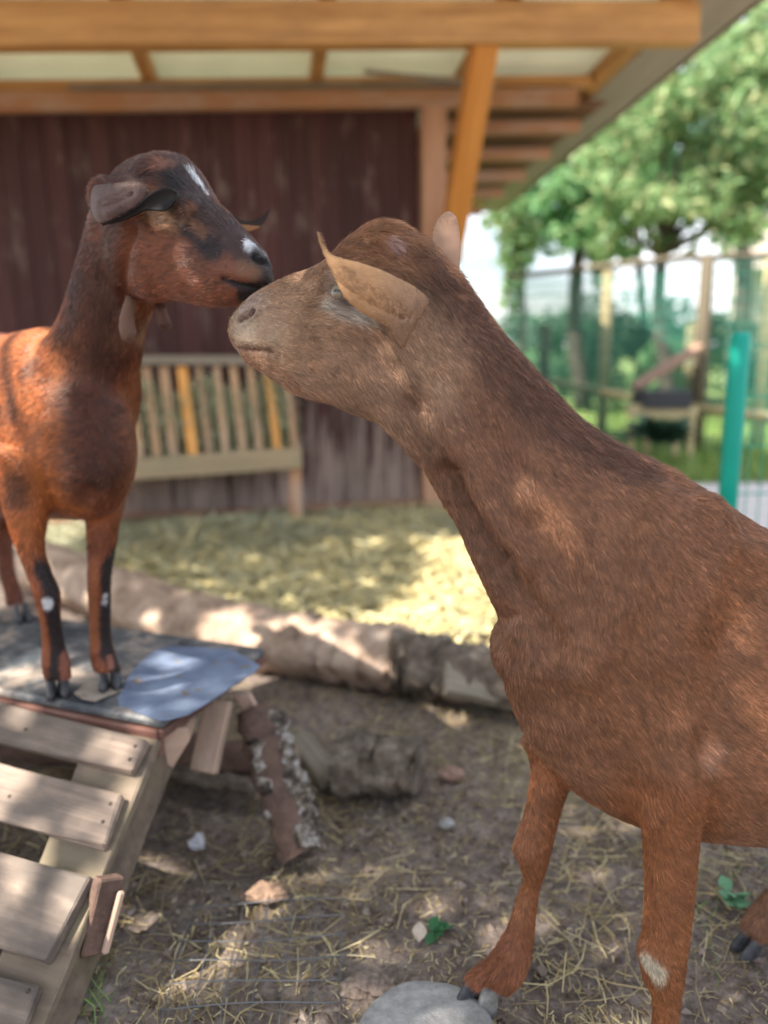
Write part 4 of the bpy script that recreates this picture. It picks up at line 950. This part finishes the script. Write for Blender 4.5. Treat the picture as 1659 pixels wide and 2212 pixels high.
f2.relax([(60, 720), (90, 760), (170, 720), (170, 820), (150, 900), (230, 880), (270, 900), (60, 850), (200, 980)], .06, 60); f2.relax([(270, 480), (250, 420)], .02, 20)
G = f2.push
G([(483, 602), (510, 612), (545, 620), (575, 624)], .0045, -.006); G([(500, 590), (540, 600), (570, 600)], .012, .004)
G([(550, 553), (562, 562), (576, 566)], .006, -.010); f2.refresh()
G([(405, 440), (410, 460), (403, 480)], .007, -.004); G([(378, 470), (410, 500), (440, 522)], .010, -.002); G([(420, 430), (450, 460)], .012, .003)
G([(290, 500), (270, 560), (262, 610), (275, 660)], .012, -.012); G([(300, 560), (310, 620)], .03, .006)
G([(420, 560), (470, 590)], .02, .003); f2.refresh()
G([(215, 620), (230, 760), (240, 880)], .025, -.005); G([(170, 1100), (195, 1060)], .02, -.008); G([(60, 760), (40, 900), (60, 1010)], .03, .006); G([(135, 780), (130, 950), (120, 1050)], .03, -.006)
f2.refresh()
f2.colr = np.tile([.165, .046, .018], (len(f2.co), 1)).astype(float); f2.len = np.full(len(f2.co), .015)
P_ = f2.paint; BK = (.012, .010, .012); DB = (.060, .026, .020)
P_([(20, 780), (60, 900), (20, 1000), (-60, 850), (-100, 950)], .16, (.36, .110, .030), .8, .95)  # sunlit flank and shoulder painted as a brighter orange coat
P_([(185, 560), (200, 700), (200, 850), (205, 1000)], .055, (.085, .030, .018), 1.0, .8); P_([(240, 500), (225, 650), (225, 800)], .03, (.055, .022, .015), 1, .6)
P_([(165, 600), (150, 680), (130, 720)], .02, (.05, .02, .015), 1, .7)
P_([(190, 880), (200, 960), (200, 1040)], .05, (.075, .022, .014), 1.7, .7)
P_([(320, 560), (400, 600), (460, 640)], .06, (.20, .068, .032), .9, .8); P_([(440, 560), (500, 570)], .04, (.13, .055, .038), .9, .6)
P_([(270, 380), (310, 352), (350, 345), (390, 365), (412, 400)], .042, (.070, .036, .034), .9, .85); P_([(345, 350), (370, 360)], .010, (.26, .12, .08), .9, .7)
P_([(385, 385), (415, 425), (455, 458), (500, 498), (530, 528)], .026, (.040, .026, .028), .9, .9)
P_([(366, 455), (385, 472), (410, 495), (440, 522), (462, 545)], .014, (.018, .014, .018), .9, .95); P_([(365, 385), (385, 400)], .012, BK, .9, .7)
P_([(330, 430), (350, 470), (372, 480)], .016, (.25, .13, .06), .9, .6); P_([(412, 450), (420, 480), (440, 505)], .008, (.22, .10, .05), .9, .6)
P_([(416, 372), (424, 384), (434, 398)], .0055, (.72, .72, .74), .5); P_([(434, 398), (448, 418)], .0035, (.7, .7, .72), .5, .7)
P_([(540, 527), (548, 540), (562, 552), (574, 556)], .010, (.70, .70, .74), .5, .95)
P_([(556, 562), (580, 580), (588, 600), (575, 612)], .018, (.035, .028, .028), .7, .9); P_([(545, 630), (570, 628), (530, 640)], .016, BK, .6, .95)
P_([(550, 553), (562, 562), (576, 566)], .006, (.006, .005, .005), .6); P_([(483, 602), (510, 611), (540, 618), (570, 620)], .005, BK, .6)
P_([(525, 580), (545, 590)], .012, (.19, .10, .055), .8, .6)
P_([(330, 672), (315, 700), (305, 730)], .012, (.25, .15, .09), .9, .6)
P_([(262, 730), (285, 690), (300, 730)], .02, (.17, .08, .045), 1, .5)
# back and flank marks, leg stripes
P_([(70, 690), (30, 700), (-30, 720)], .012, BK, .8, .8); P_([(62, 800), (75, 790)], .018, (.05, .02, .015), .9, .6); P_([(0, 900), (30, 880)], .02, (.08, .03, .015), .9, .5)
P_([(40, 1040), (30, 1080)], .02, BK, .9, .6)
P_([(92, 1225), (108, 1260), (112, 1300), (118, 1350), (128, 1400), (120, 1480)], .0175, BK, .6, .95)
P_([(250, 1180), (235, 1240), (235, 1300), (225, 1370), (240, 1420), (252, 1470)], .018, BK, .5, .95)
P_([(200, 1215), (200, 1300), (202, 1400)], .012, (.30, .10, .04), .8, .8); P_([(85, 1320), (96, 1380), (98, 1430)], .009, (.32, .10, .04), .8, .8)  # sun-lit left edges of both forelegs painted in orange
P_([(100, 1300), (105, 1308)], .009, (.6, .6, .62), .6); P_([(228, 1288), (226, 1300)], .007, (.5, .5, .52), .6, .9)
P_([(140, 1420), (142, 1460)], .010, (.36, .13, .08), .8, .7); P_([(215, 1440), (225, 1460)], .014, (.22, .07, .035), .8, .8); P_([(238, 1420), (240, 1440)], .006, (.40, .15, .10), .8, .6)
f2.colr *= (1 + .3 * vnoise(f2.co[:, 0] + f2.co[:, 1], f2.co[:, 2], .07, 67) + .2 * vnoise(f2.co[:, 0] - f2.co[:, 1], f2.co[:, 2], .018, 68))[:, None]
SL = f2.setlen
SL([(540, 560), (560, 620)], .05, .005); SL([(300, 360), (350, 345), (400, 360)], .03, .016)
SL([(110, 1250), (120, 1450)], .05, .007); SL([(215, 1250), (230, 1450)], .05, .007)
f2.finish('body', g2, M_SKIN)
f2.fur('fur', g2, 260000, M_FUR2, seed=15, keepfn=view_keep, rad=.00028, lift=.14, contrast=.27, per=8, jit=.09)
def colr_e3(s):
    c = np.tile([.135, .085, .078], (len(s.co), 1)); c *= (1 + .3 * vnoise(s.co[:, 0] * 2, s.co[:, 2] * 2, .02, 19))[:, None]; return c
e3 = ear('ear', [(228, 398, 1.225), (206, 402, 1.19), (218, 399, 1.165), (245, 397, 1.15), (280, 393, 1.142), (306, 395, 1.14), (318, 408, 1.142)], [(220, 478, 1.24), (200, 462, 1.20), (214, 482, 1.165), (240, 474, 1.148), (272, 458, 1.142), (300, 440, 1.14), (319, 422, 1.142)], g2, M_SKIN, colr_e3, .16, (-.2, -1, .35))
e3.paint([(245, 399), (280, 396), (306, 398), (318, 410)], .004, (.26, .16, .10), .9, .8); e3.push([(222, 440), (250, 430), (280, 415)], .006, -.003); e3.push([(230, 462), (262, 445)], .005, .002); e3.refresh()  # lit rim on the upper ear edge is a lighter paint stroke
e3.fur('ear_fur', g2, 16000, M_FUR, seed=16, rad=.0002, lift=.12, down=0, contrast=.15)
def colblk(s): return np.tile([.010, .008, .009], (len(s.co), 1))
e4 = ear('ear_tip', [(216, 481, 1.165), (240, 473, 1.15), (272, 458, 1.142), (299, 441, 1.138), (319, 422, 1.136), (345, 408, 1.133), (362, 404, 1.130), (381, 413, 1.128)], [(224, 487, 1.17), (244, 483, 1.155), (272, 474, 1.148), (295, 463, 1.145), (318, 453, 1.142), (340, 456, 1.138), (362, 453, 1.132), (380, 432, 1.128)], g2, M_SKIN, colblk, -.18, (-.2, -1, .3))
def colfar(s):
    c = np.tile([.02, .014, .013], (len(s.co), 1)); return c
e5 = ear('ear', [(455, 425, 1.26), (490, 450, 1.27), (520, 474, 1.275), (545, 476, 1.28), (568, 465, 1.285), (584, 450, 1.29)], [(455, 450, 1.26), (490, 480, 1.265), (520, 500, 1.27), (548, 498, 1.275), (572, 480, 1.285), (584, 450, 1.29)], g2, M_SKIN, lambda s: np.tile([.30, .13, .05], (len(s.co), 1)) * np.where(((s.co @ UP) - (aty(530, 482, 1.275) @ UP))[:, None] > -.003, .08, 1.0), .1, (0, -.3, -1))
for px, Y0, colw in (([(285, 640), (276, 670), (274, 700), (278, 725), (284, 738)], 1.255, (.17, .09, .06)), ([(348, 655), (347, 670), (352, 690), (357, 703), (358, 709)], 1.29, (.13, .06, .04))):
    w = Flesh(); rr = [.008, .0095, .0125, .0125, .005] if Y0 < 1.28 else [.008, .0095, .011, .0105, .005]
    w.tube([aty(x, y, Y0) for x, y in px], rr, 4, 16); w.build('wattle', .003, 3)
    w.colr = np.tile(colw, (len(w.co), 1)).astype(float); w.len = np.full(len(w.co), .006); w.finish('wattle', g2, M_SKIN); w.fur('wattle_fur', g2, 5000, M_FUR, seed=20, rad=.00016, lift=.12)
claws(atz(126, 1500, HP + .0), (.35, -.9, 0), g2, M_HOOFD, .036, .032, .017); claws(atz(238, 1482, HP + .007), (.35, -.9, 0), g2, M_HOOFD, .036, .032, .017)
for sg, hs in ((1, 0), (-1, .05)):
    p = np.array([-.53, 1.38, 0]) + ax2 * (.585 + hs) + pr * .085 * sg; p = p + HO * (sg > 0); claws((p[0], p[1], HP), (.5, -.7, 0), g2, M_HOOFD, .034, .034, .016)

# ------------------------------------------------------------------ background: field, path, fences, trees
def sheet(name, pts, z, mat):
    return tag(mesh_obj(name, [(*p[:2], z) for p in pts], [tuple(range(len(pts)))], mat), kind='structure')
mt, nt, b = newmat('lawn'); n1 = noise(nt, 1.2, 8, .65); r = ramp(nt, [(.35, (.07, .12, .03)), (.5, (.13, .21, .05)), (.68, (.28, .30, .12))]); nt.links.new(n1.outputs['Fac'], r.inputs['Fac']); nt.links.new(r.outputs[0], b.inputs['Base Color']); b.inputs['Roughness'].default_value = .9
M_LAWN = mt
sheet('lawn', [(1.9, 5.6), (300, 5.9), (300, 400), (-60, 400), (-60, 9), (.9, 8.5)], .014, M_LAWN)
sheet('gravel_path', [(1.7, 3.0), (9, 3.0), (9, 5.5), (2.2, 5.6), (1.75, 4.6)], .018, flat('pale_gravel', (.50, .46, .44), .9, c2=(.62, .58, .56), sc=30))
rg = np.random.default_rng(3); n = 16000; y = 5.4 + 7 * rg.random(n) ** 1.4; x = y * rg.uniform(.12, .62, n)
k = x > 1.5
tag(strands('lawn_grass', np.column_stack([x, y, np.full(n, .02)])[k], .11, .008, strawmat('sunny_grass', (.10, .20, .03), (.20, .32, .06), (.36, .40, .14)), .7, seed=33, up=.8), kind='stuff')

# green gate close behind
gate = empty('green_gate', aty(1590, 1100, 2.7) * [1, 1, 0], 'teal green steel gate post with mesh panel at the right edge', 'gate')
M_TEAL = flat('teal_paint', (.0, .30, .22), .45)
gp = aty(1589, 1000, 2.75)
V, F = tube_geo([(gp[0] - .018, 2.75, 0), (gp[0] - .018, 2.75, .5), (gp[0] - .018, 2.75, 1.02), (gp[0] - .018, 2.75, 1.035)], [.0345, .0345, .0345, .026], 20); mesh_obj('gate_post', V, F, M_TEAL, gate, True)
V = []; F = []
def addtube(p0, p1, r, n=5):
    v, f = tube_geo([np.asarray(p0, float), np.asarray(p1, float)], [r, r], n, hint=(0, 0, 1) if abs(nrm(np.asarray(p1, float) - np.asarray(p0, float))[2]) < .9 else (0, 1, 0)); b0 = len(V); V.extend(v); F.extend([tuple(i + b0 for i in q) for q in f])
for i in range(1, 24): addtube((gp[0] + .02 + .05 * i, 2.80, .08), (gp[0] + .02 + .05 * i, 2.80, 1.0), .0024)
for j in range(6): addtube((gp[0], 2.80, .09 + .18 * j), (gp[0] + 1.2, 2.80, .09 + .18 * j), .003)
tag(mesh_obj('mesh_infill', V, F, M_TEAL, gate), kind='stuff')
V2_, F2_ = tube_geo([(gp[0] + 1.25, 2.78, 0), (gp[0] + 1.25, 2.78, 1.05)], [.035, .035], 16); mesh_obj('gate_post', V2_, F2_, M_TEAL, gate, True)

# tall wire fence with timber posts, ~8 m away
M_POLE = wood('yellow_pole', (.40, .32, .16), (.56, .46, .26)); M_DPOLE = wood('dark_pole', (.09, .075, .05), (.17, .14, .09))
fence = empty('wire_fence', aty(1350, 950, 8) * [1, 1, 0], 'tall green wire fence with timber posts in front of the trees', 'fence')
def fp(x, Y): p = aty(x, 900, Y); return np.array([p[0], p[1], 0])
def pole(name, x, Y, z1, r, mat, par, lean=0):
    p = fp(x, Y); V, F = tube_geo([p, p + np.array([lean / 2, 0, z1 / 2]), p + np.array([lean, 0, z1])], [r, r, r * .95], 14, .02); return mesh_obj(name, V, F, mat, par, True)
zt = lambda Y, y: HC + 0 * Y + (aty(1350, y, Y)[2] - HC)
pole('post', 1172, 8.0, zt(8, 575) - .55, .06, M_DPOLE, fence); pole('post', 1301, 8.0, zt(8, 585), .055, M_POLE, fence); pole('post', 1506, 7.0, zt(7, 555), .065, M_DPOLE, fence); pole('post', 1484, 7.2, zt(7.2, 700), .05, M_POLE, fence)
pole('post', 1640, 7.2, 1.75, .055, M_POLE, fence)
def bar(name, a, b_, r, mat, par, n=10):
    V, F = tube_geo([np.asarray(a, float), np.asarray(b_, float)], [r, r], n); return mesh_obj(name, V, F, mat, par, True)
bar('top_rail', aty(1095, 598, 8), aty(1505, 553, 7), .028, M_DPOLE, fence); bar('top_rail', aty(1500, 557, 7), aty(1800, 545, 7.2), .028, M_DPOLE, fence)
bar('low_rail', aty(1175, 822, 8), aty(1385, 862, 7.2), .038, M_POLE, fence); bar('low_rail', aty(1495, 880, 7), aty(1760, 915, 6.2), .045, M_POLE, fence)
V = []; F = []
for (xa, Ya, xb, Yb, n) in ((1095, 8.0, 1505, 7.0, 66), (1505, 7.0, 1800, 7.2, 28)):
    a, b_ = fp(xa, Ya), fp(xb, Yb)
    for i in range(n + 1): q = a + (b_ - a) * i / n; addtube(q, q + K_ * 1.72, .005, 4)
    for j in range(16): addtube(a + K_ * (.05 + .11 * j), b_ + K_ * (.05 + .11 * j), .0045, 4)
tag(mesh_obj('wire_infill', V, F, flat('green_wire', (.04, .20, .15), .5), fence), kind='stuff')
# low paddock structure: feeder with a sloping plank
fd = empty('wooden_feeder', fp(1430, 6.4), 'dark low wooden feeder box on the lawn with a pale rail', 'feeder')
board('rail', aty(1355, 888, 6.4), aty(1505, 893, 6.4), .11, .05, (0, -1, .2), M_POLE, fd)
board('box', aty(1378, 862, 6.5), aty(1480, 862, 6.5), .14, .30, (0, -1, .0), flat('dark_box', (.05, .05, .055), .8), fd)
for x in (1365, 1400, 1462, 1495):
    p = aty(x, 893, 6.4); board('leg', (p[0], p[1], 0), (p[0], p[1], p[2] - .06), .05, .05, (0, -1, 0), M_POLE, fd)
o = board('sloping_plank', aty(1368, 838, 6.6), aty(1512, 748, 6.9), .09, .05, (-.3, -.6, 1), wood('brown_plank', (.17, .10, .07), (.28, .18, .13))); tag(o, 'brown plank sloping up from the feeder to the fence post', 'plank')
leafmesh('dark_bush', aty(1425, 945, 6.0), .25, flat('dark_leaf', (.04, .09, .05), .6), 55, 'dark green low bush under the feeder on the lawn', 60, 1.2, 'bush')

# building at far right
bd = empty('far_house', (10.5, 18.5, 0), 'pale house with a tan roof behind the fence at the right edge', 'house')
board('wall', (8.0, 18, 1.4), (15, 18.6, 1.4), 2.8, .3, (0, -1, 0), flat('pale_render', (.55, .50, .42), .9), bd, 0)
board('roof', (7.6, 18.2, 3.3), (15.4, 18.8, 3.3), 2.6, .12, (0, -.75, 1), flat('tan_roof', (.46, .38, .30), .8, c2=(.55, .47, .4), sc=2), bd, 0)
for i in range(3): board('window', (9.2 + 2 * i, 17.83 + .17 * i, 1.5), (9.2 + 2 * i, 17.83 + .17 * i, 2.3), .8, .06, (0, -1, 0), flat('window_glass', (.08, .10, .12), .2), bd)

# trees
def leafcloud(n, blobs, size, seed, clump=16):
    rg = np.random.default_rng(seed); bw = np.array([b_[3] * b_[4] * b_[5] for b_ in blobs]) ** .8; 
    if clump:
        sub = []
        for b_, w_ in zip(blobs, bw / bw.sum()):
            for q in range(clump):
                d_ = rg.normal(0, 1, 3); d_ /= np.linalg.norm(d_); rr_ = rg.random() ** .5; f_ = rg.uniform(.16, .46)
                sub.append((*(np.array(b_[:3]) + d_ * rr_ * np.array(b_[3:6])), *(np.array(b_[3:6]) * f_)))
        blobs = sub; bw = np.array([b_[3] * b_[4] * b_[5] for b_ in blobs]) ** .8
    bi = rg.choice(len(blobs), n, p=bw / bw.sum()); Bb = np.array(blobs)[bi]
    d = rg.normal(0, 1, (n, 3)); d /= np.linalg.norm(d, axis=1)[:, None]; rr = (.35 + .65 * rg.random(n) ** .5)[:, None]
    c = Bb[:, :3] + d * rr * Bb[:, 3:6]
    nn = rg.normal(0, .7, (n, 3)) + d * .6 + np.array([0, 0, .7]); nn /= np.linalg.norm(nn, axis=1)[:, None]
    a = np.cross(nn, rg.normal(0, 1, (n, 3))); a /= np.linalg.norm(a, axis=1)[:, None]; b_ = np.cross(nn, a)
    s = size * rg.uniform(.6, 1.3, n)[:, None]
    V = np.stack([c - a * s, c - b_ * s * .5 + nn * s * .12, c + a * s, c + b_ * s * .5 + nn * s * .12], 1)
    return c, V
def leafmat(name, a, b_, c):
    mt, nt, bs = newmat(name); gi = nt.nodes.new('ShaderNodeNewGeometry'); r = ramp(nt, [(0, a), (.6, b_), (1, c)]); nt.links.new(gi.outputs['Random Per Island'], r.inputs['Fac']); nt.links.new(r.outputs[0], bs.inputs['Base Color']); bs.inputs['Roughness'].default_value = .5
    tr = nt.nodes.new('ShaderNodeBsdfTranslucent'); nt.links.new(r.outputs[0], tr.inputs['Color']); ad = nt.nodes.new('ShaderNodeMixShader'); ad.inputs[0].default_value = .4
    out = [q for q in nt.nodes if q.type == 'OUTPUT_MATERIAL'][0]; nt.links.new(bs.outputs[0], ad.inputs[1]); nt.links.new(tr.outputs[0], ad.inputs[2]); nt.links.new(ad.outputs[0], out.inputs['Surface']); return mt
M_LF1 = leafmat('bright_leaf', (.07, .19, .08), (.15, .33, .13), (.34, .46, .22)); M_LF2 = leafmat('deep_leaf', (.05, .13, .08), (.10, .21, .13), (.18, .31, .18)); M_LF3 = leafmat('yellowish_leaf', (.12, .24, .09), (.25, .38, .17), (.50, .50, .26))
M_TRUNK = bark('tree_bark', [(.3, (.04, .032, .025)), (.7, (.13, .10, .08))], 8, .8)
def tree(name, base, trunk_top, r0, blobs, n, size, mat, seed, label, filt=None, group=None, clump=16, every=1, limb=.45):
    t = empty(name, base, label, 'tree', group); base = np.asarray(base, float); tt = np.asarray(trunk_top, float); rg = np.random.default_rng(seed)
    V = []; F = []
    def add(path, rad):
        v, f = tube_geo(path, rad, 10, .06, seed, hint=(0, 1, .05)); b0 = len(V); V.extend(v); F.extend([tuple(i + b0 for i in q) for q in f])
    add([base + (tt - base) * s_ + np.array([.05 * math.sin(s_ * 7 + seed), 0, 0]) for s_ in np.linspace(0, 1, 7)], list(np.linspace(r0, r0 * .6, 7)))
    mesh_obj('trunk', V, F, M_TRUNK, t, True); 
    for b_ in blobs[::every]:
        V = []; F = []; e = np.array(b_[:3]); md = tt * .45 + e * .55 + np.array([0, 0, -.1]); add([tt - (tt - base) * .12, md, e], [r0 * limb, r0 * limb * .55, r0 * limb * .2]); mesh_obj('limb', V, F, M_TRUNK, t, True)
    c, LV = leafcloud(n, blobs, size, seed, clump)
    if filt is not None: LV = LV[filt(c)]
    n = len(LV); mesh_obj('crown', LV.reshape(-1, 3), np.arange(n * 4).reshape(n, 4), mat, t)
    return t
def pb(x, y, Y, rx, ry, rz): p = aty(x, y, Y); return (*p, rx, ry, rz)
tree('leafy_tree', fp(1440, 9.5), aty(1425, 500, 9.5), .11, [pb(1330, 330, 9.5, .75, .8, .6), pb(1480, 280, 9.3, .8, .8, .7), pb(1590, 380, 9.2, .8, .8, .6), pb(1420, 450, 9.0, .8, .7, .42), pb(1530, 490, 9.0, .7, .7, .3), pb(1330, 490, 9.3, .5, .5, .3), pb(1560, 180, 9.5, .8, .8, .6), pb(1660, 260, 9.3, .8, .8, .8), pb(1640, 100, 9.8, .8, .8, .8), pb(1440, 190, 9.8, .5, .6, .4), pb(1730, 400, 9.3, .9, .8, .7)], 11000, .066, M_LF3, 101, 'sunlit yellowish green tree filling the upper right behind the fence')
tree('leafy_tree', fp(1255, 11.5), aty(1240, 480, 11.5), .13, [pb(1160, 400, 11.5, .6, .7, .6), pb(1230, 330, 11.5, .8, .8, .7), pb(1320, 430, 11, .7, .7, .6), pb(1230, 490, 11, .7, .6, .5), pb(1150, 500, 11.2, .4, .5, .4), pb(1300, 560, 11.5, .35, .5, .3), pb(1330, 260, 11.5, .8, .8, .7), pb(1430, 130, 12, .9, .9, .8), pb(1120, 440, 11.8, .4, .5, .5)], 9000, .075, M_LF1, 102, 'bright green tree right of the shed roof corner')
tree('sapling', fp(1140, 10.5), aty(1118, 560, 10.5), .05, [pb(1085, 470, 10.5, .3, .3, .35), pb(1110, 560, 10.5, .25, .25, .4), pb(1098, 620, 10.5, .18, .2, .35), pb(1130, 520, 10.5, .3, .3, .3)], 900, .07, M_LF3, 103, 'thin sparse sapling closest to the shed against the white sky')
tree('dark_tree', fp(1600, 15), aty(1600, 420, 15), .2, [pb(1560, 330, 15, 1.4, 1.2, 1.4), pb(1680, 260, 15, 1.5, 1.2, 1.6), pb(1620, 120, 15, 1.4, 1.2, 1.4), pb(1540, 60, 16, 1.3, 1.2, 1.2), pb(1500, 400, 15, 1.1, 1, 1.0), pb(1400, 300, 16, 1.4, 1.2, 1.3)], 5500, .11, M_LF2, 104, 'dark green tree furthest back at the right edge')
tree('slim_tree', fp(1385, 12.5), aty(1380, 470, 12.5), .09, [pb(1380, 400, 12.5, .8, .8, .6), pb(1360, 300, 12.5, .7, .7, .6), pb(1300, 500, 12.5, .4, .5, .3)], 5000, .09, M_LF1, 105, 'slim tree with dark bare stem behind the middle fence post')
# shrubs beyond the fence, each its own
for i, (x, y, Y, rx, rz, mtl, lab) in enumerate(((1255, 720, 12.5, .8, .75, M_LF2, 'dark blue green shrub between the two left fence posts'), (1375, 730, 11.5, .7, .7, M_LF2, 'dark shrub behind the wire right of the yellow post'),
        (1450, 790, 10.5, .5, .5, M_LF1, 'bright green shrub behind the dark fence post'), (1590, 770, 11, 1.0, .5, M_LF2, 'deep green hedge shrub beneath the far house'), (1215, 790, 15, .8, .5, M_LF1, 'small light green shrub low at the left end of the fence'))):
    c = pb(x, y, Y, rx, rx * .8, rz); t = empty('shrub', (c[0], c[1], 0), lab, 'shrub')
    cc, LV = leafcloud(1900, [c, (c[0] + rx * .5, c[1], c[2] * .6, rx * .6, rx * .6, rz * .7), (c[0] - rx * .5, c[1], c[2] * .5, rx * .6, rx * .6, rz * .6)], .06, 200 + i); n = len(LV)
    mesh_obj('foliage', LV.reshape(-1, 3), np.arange(n * 4).reshape(n, 4), mtl, t)
    V, F = tube_geo([(c[0], c[1], 0), (c[0] + .03, c[1], c[2])], [.04, .02], 8, hint=(0, 1, 0)); mesh_obj('stem', V, F, M_TRUNK, t, True)
# far treeline on the horizon
rg = np.random.default_rng(77); bl_ = []
for i in range(46): x = -70 + i * 4.2; bl_.append((x + rg.uniform(-1, 1), 62 + rg.uniform(-3, 3), 1.1, 3.2, 2, 1.6 + rg.uniform(0, 1.3)))
c, LV = leafcloud(26000, bl_, .42, 78, 0); LV = LV[c[:, 2] > 0]; n = len(LV)
tag(mesh_obj('treeline', LV.reshape(-1, 3), np.arange(n * 4).reshape(n, 4), M_LF2), kind='stuff')

# ------------------------------------------------------------------ the tree over the photographer's left shoulder: its crown dapples the yard
LIT = []       # (point, radius): where sun falls through
def lit(P, r): LIT.append((shadow_key(np.asarray(P, float))[0], r))
for x, y, rr in ((30, 1450, .08), (190, 1440, .05), (235, 1395, .03), (120, 1420, .03)): lit(atz(x, y, HP), rr)
for x, y, Y, rr in ((10, 760, 1.45, .13), (30, 900, 1.38, .10), (-100, 850, 1.45, .09), (10, 1060, 1.36, .045), (60, 1250, 1.35, .05)): lit(aty(x, y, Y), rr)
for x, y, rr in ((60, 1560, .045), (270, 1625, .05), (20, 1690, .04), (80, 1900, .06), (140, 1960, .05), (200, 1800, .025)): lit(hit(x, y), rr)
for x, y, rr in ((320, 1885, .06), (300, 2000, .04), (575, 1925, .06), (440, 2075, .055), (500, 2020, .03)): lit(atz(x, y), rr)
for x, y, rr in ((300, 1330, .06), (470, 1370, .15), (600, 1400, .17), (720, 1430, .14), (50, 1260, .10), (860, 1460, .08)): lit(atz(x, y, .15), rr)
for x, y, rr in ((1000, 1195, .22), (1010, 1290, .28), (930, 1340, .2), (760, 1345, .12), (420, 1230, .06), (460, 1262, .05), (350, 1230, .03), (500, 1290, .04), (620, 1300, .05), (820, 1190, .08), (1030, 1400, .2), (720, 1190, .04), (800, 1265, .05), (1100, 1250, .4), (690, 1330, .07), (850, 1310, .05), (570, 1265, .04)): lit(atz(x, y, .03), rr)
for x, y, rr in ((950, 1600, .06), (650, 1600, .04), (720, 1590, .03)): lit(atz(x, y, .03), rr)
lit(aty(1590, 1260, .87), .02); lit(aty(1560, 1320, .87), .012)
_rg = np.random.default_rng(404)
for _ in range(55):      # pinholes between the leaves
    x_, y_ = _rg.uniform(560, 1650), _rg.uniform(1620, 2300); lit(atz(x_, y_), _rg.uniform(.010, .026))
LK = np.array([k_ for k_, _ in LIT]); LR = np.array([r_ for _, r_ in LIT])
def yard_filter(c):
    K2 = shadow_key(c); d = np.linalg.norm(K2[:, None] - LK[None], axis=2) - LR[None] * 1.0
    keep = d.min(1) > -.0
    return keep
# crown blobs spread so that their shade covers the yard around the goats
blobs = []
rg = np.random.default_rng(5)
for gx in np.arange(-1.6, 2.7, .5):
    for gy in np.arange(.2, 4.3, .5):
        if gx < -1.1 and gy > 2: continue
        h_ = 3.6 + rg.uniform(-.5, .6); q = np.array([gx, gy, 0.]) - LDIR * (h_ / -LDIR[2]); blobs.append((q[0], q[1], q[2], .5, .5, .32))
tb = np.array([-3.4, -2.4, 0]); 
tree('shade_tree', tb, (-2.6, -1.2, 2.8), .16, blobs, 32000, .055, M_LF1, 301, 'broad leafy shade tree spreading over the yard from the left', filt=lambda c: yard_filter(c), clump=0, every=9, limb=.25)
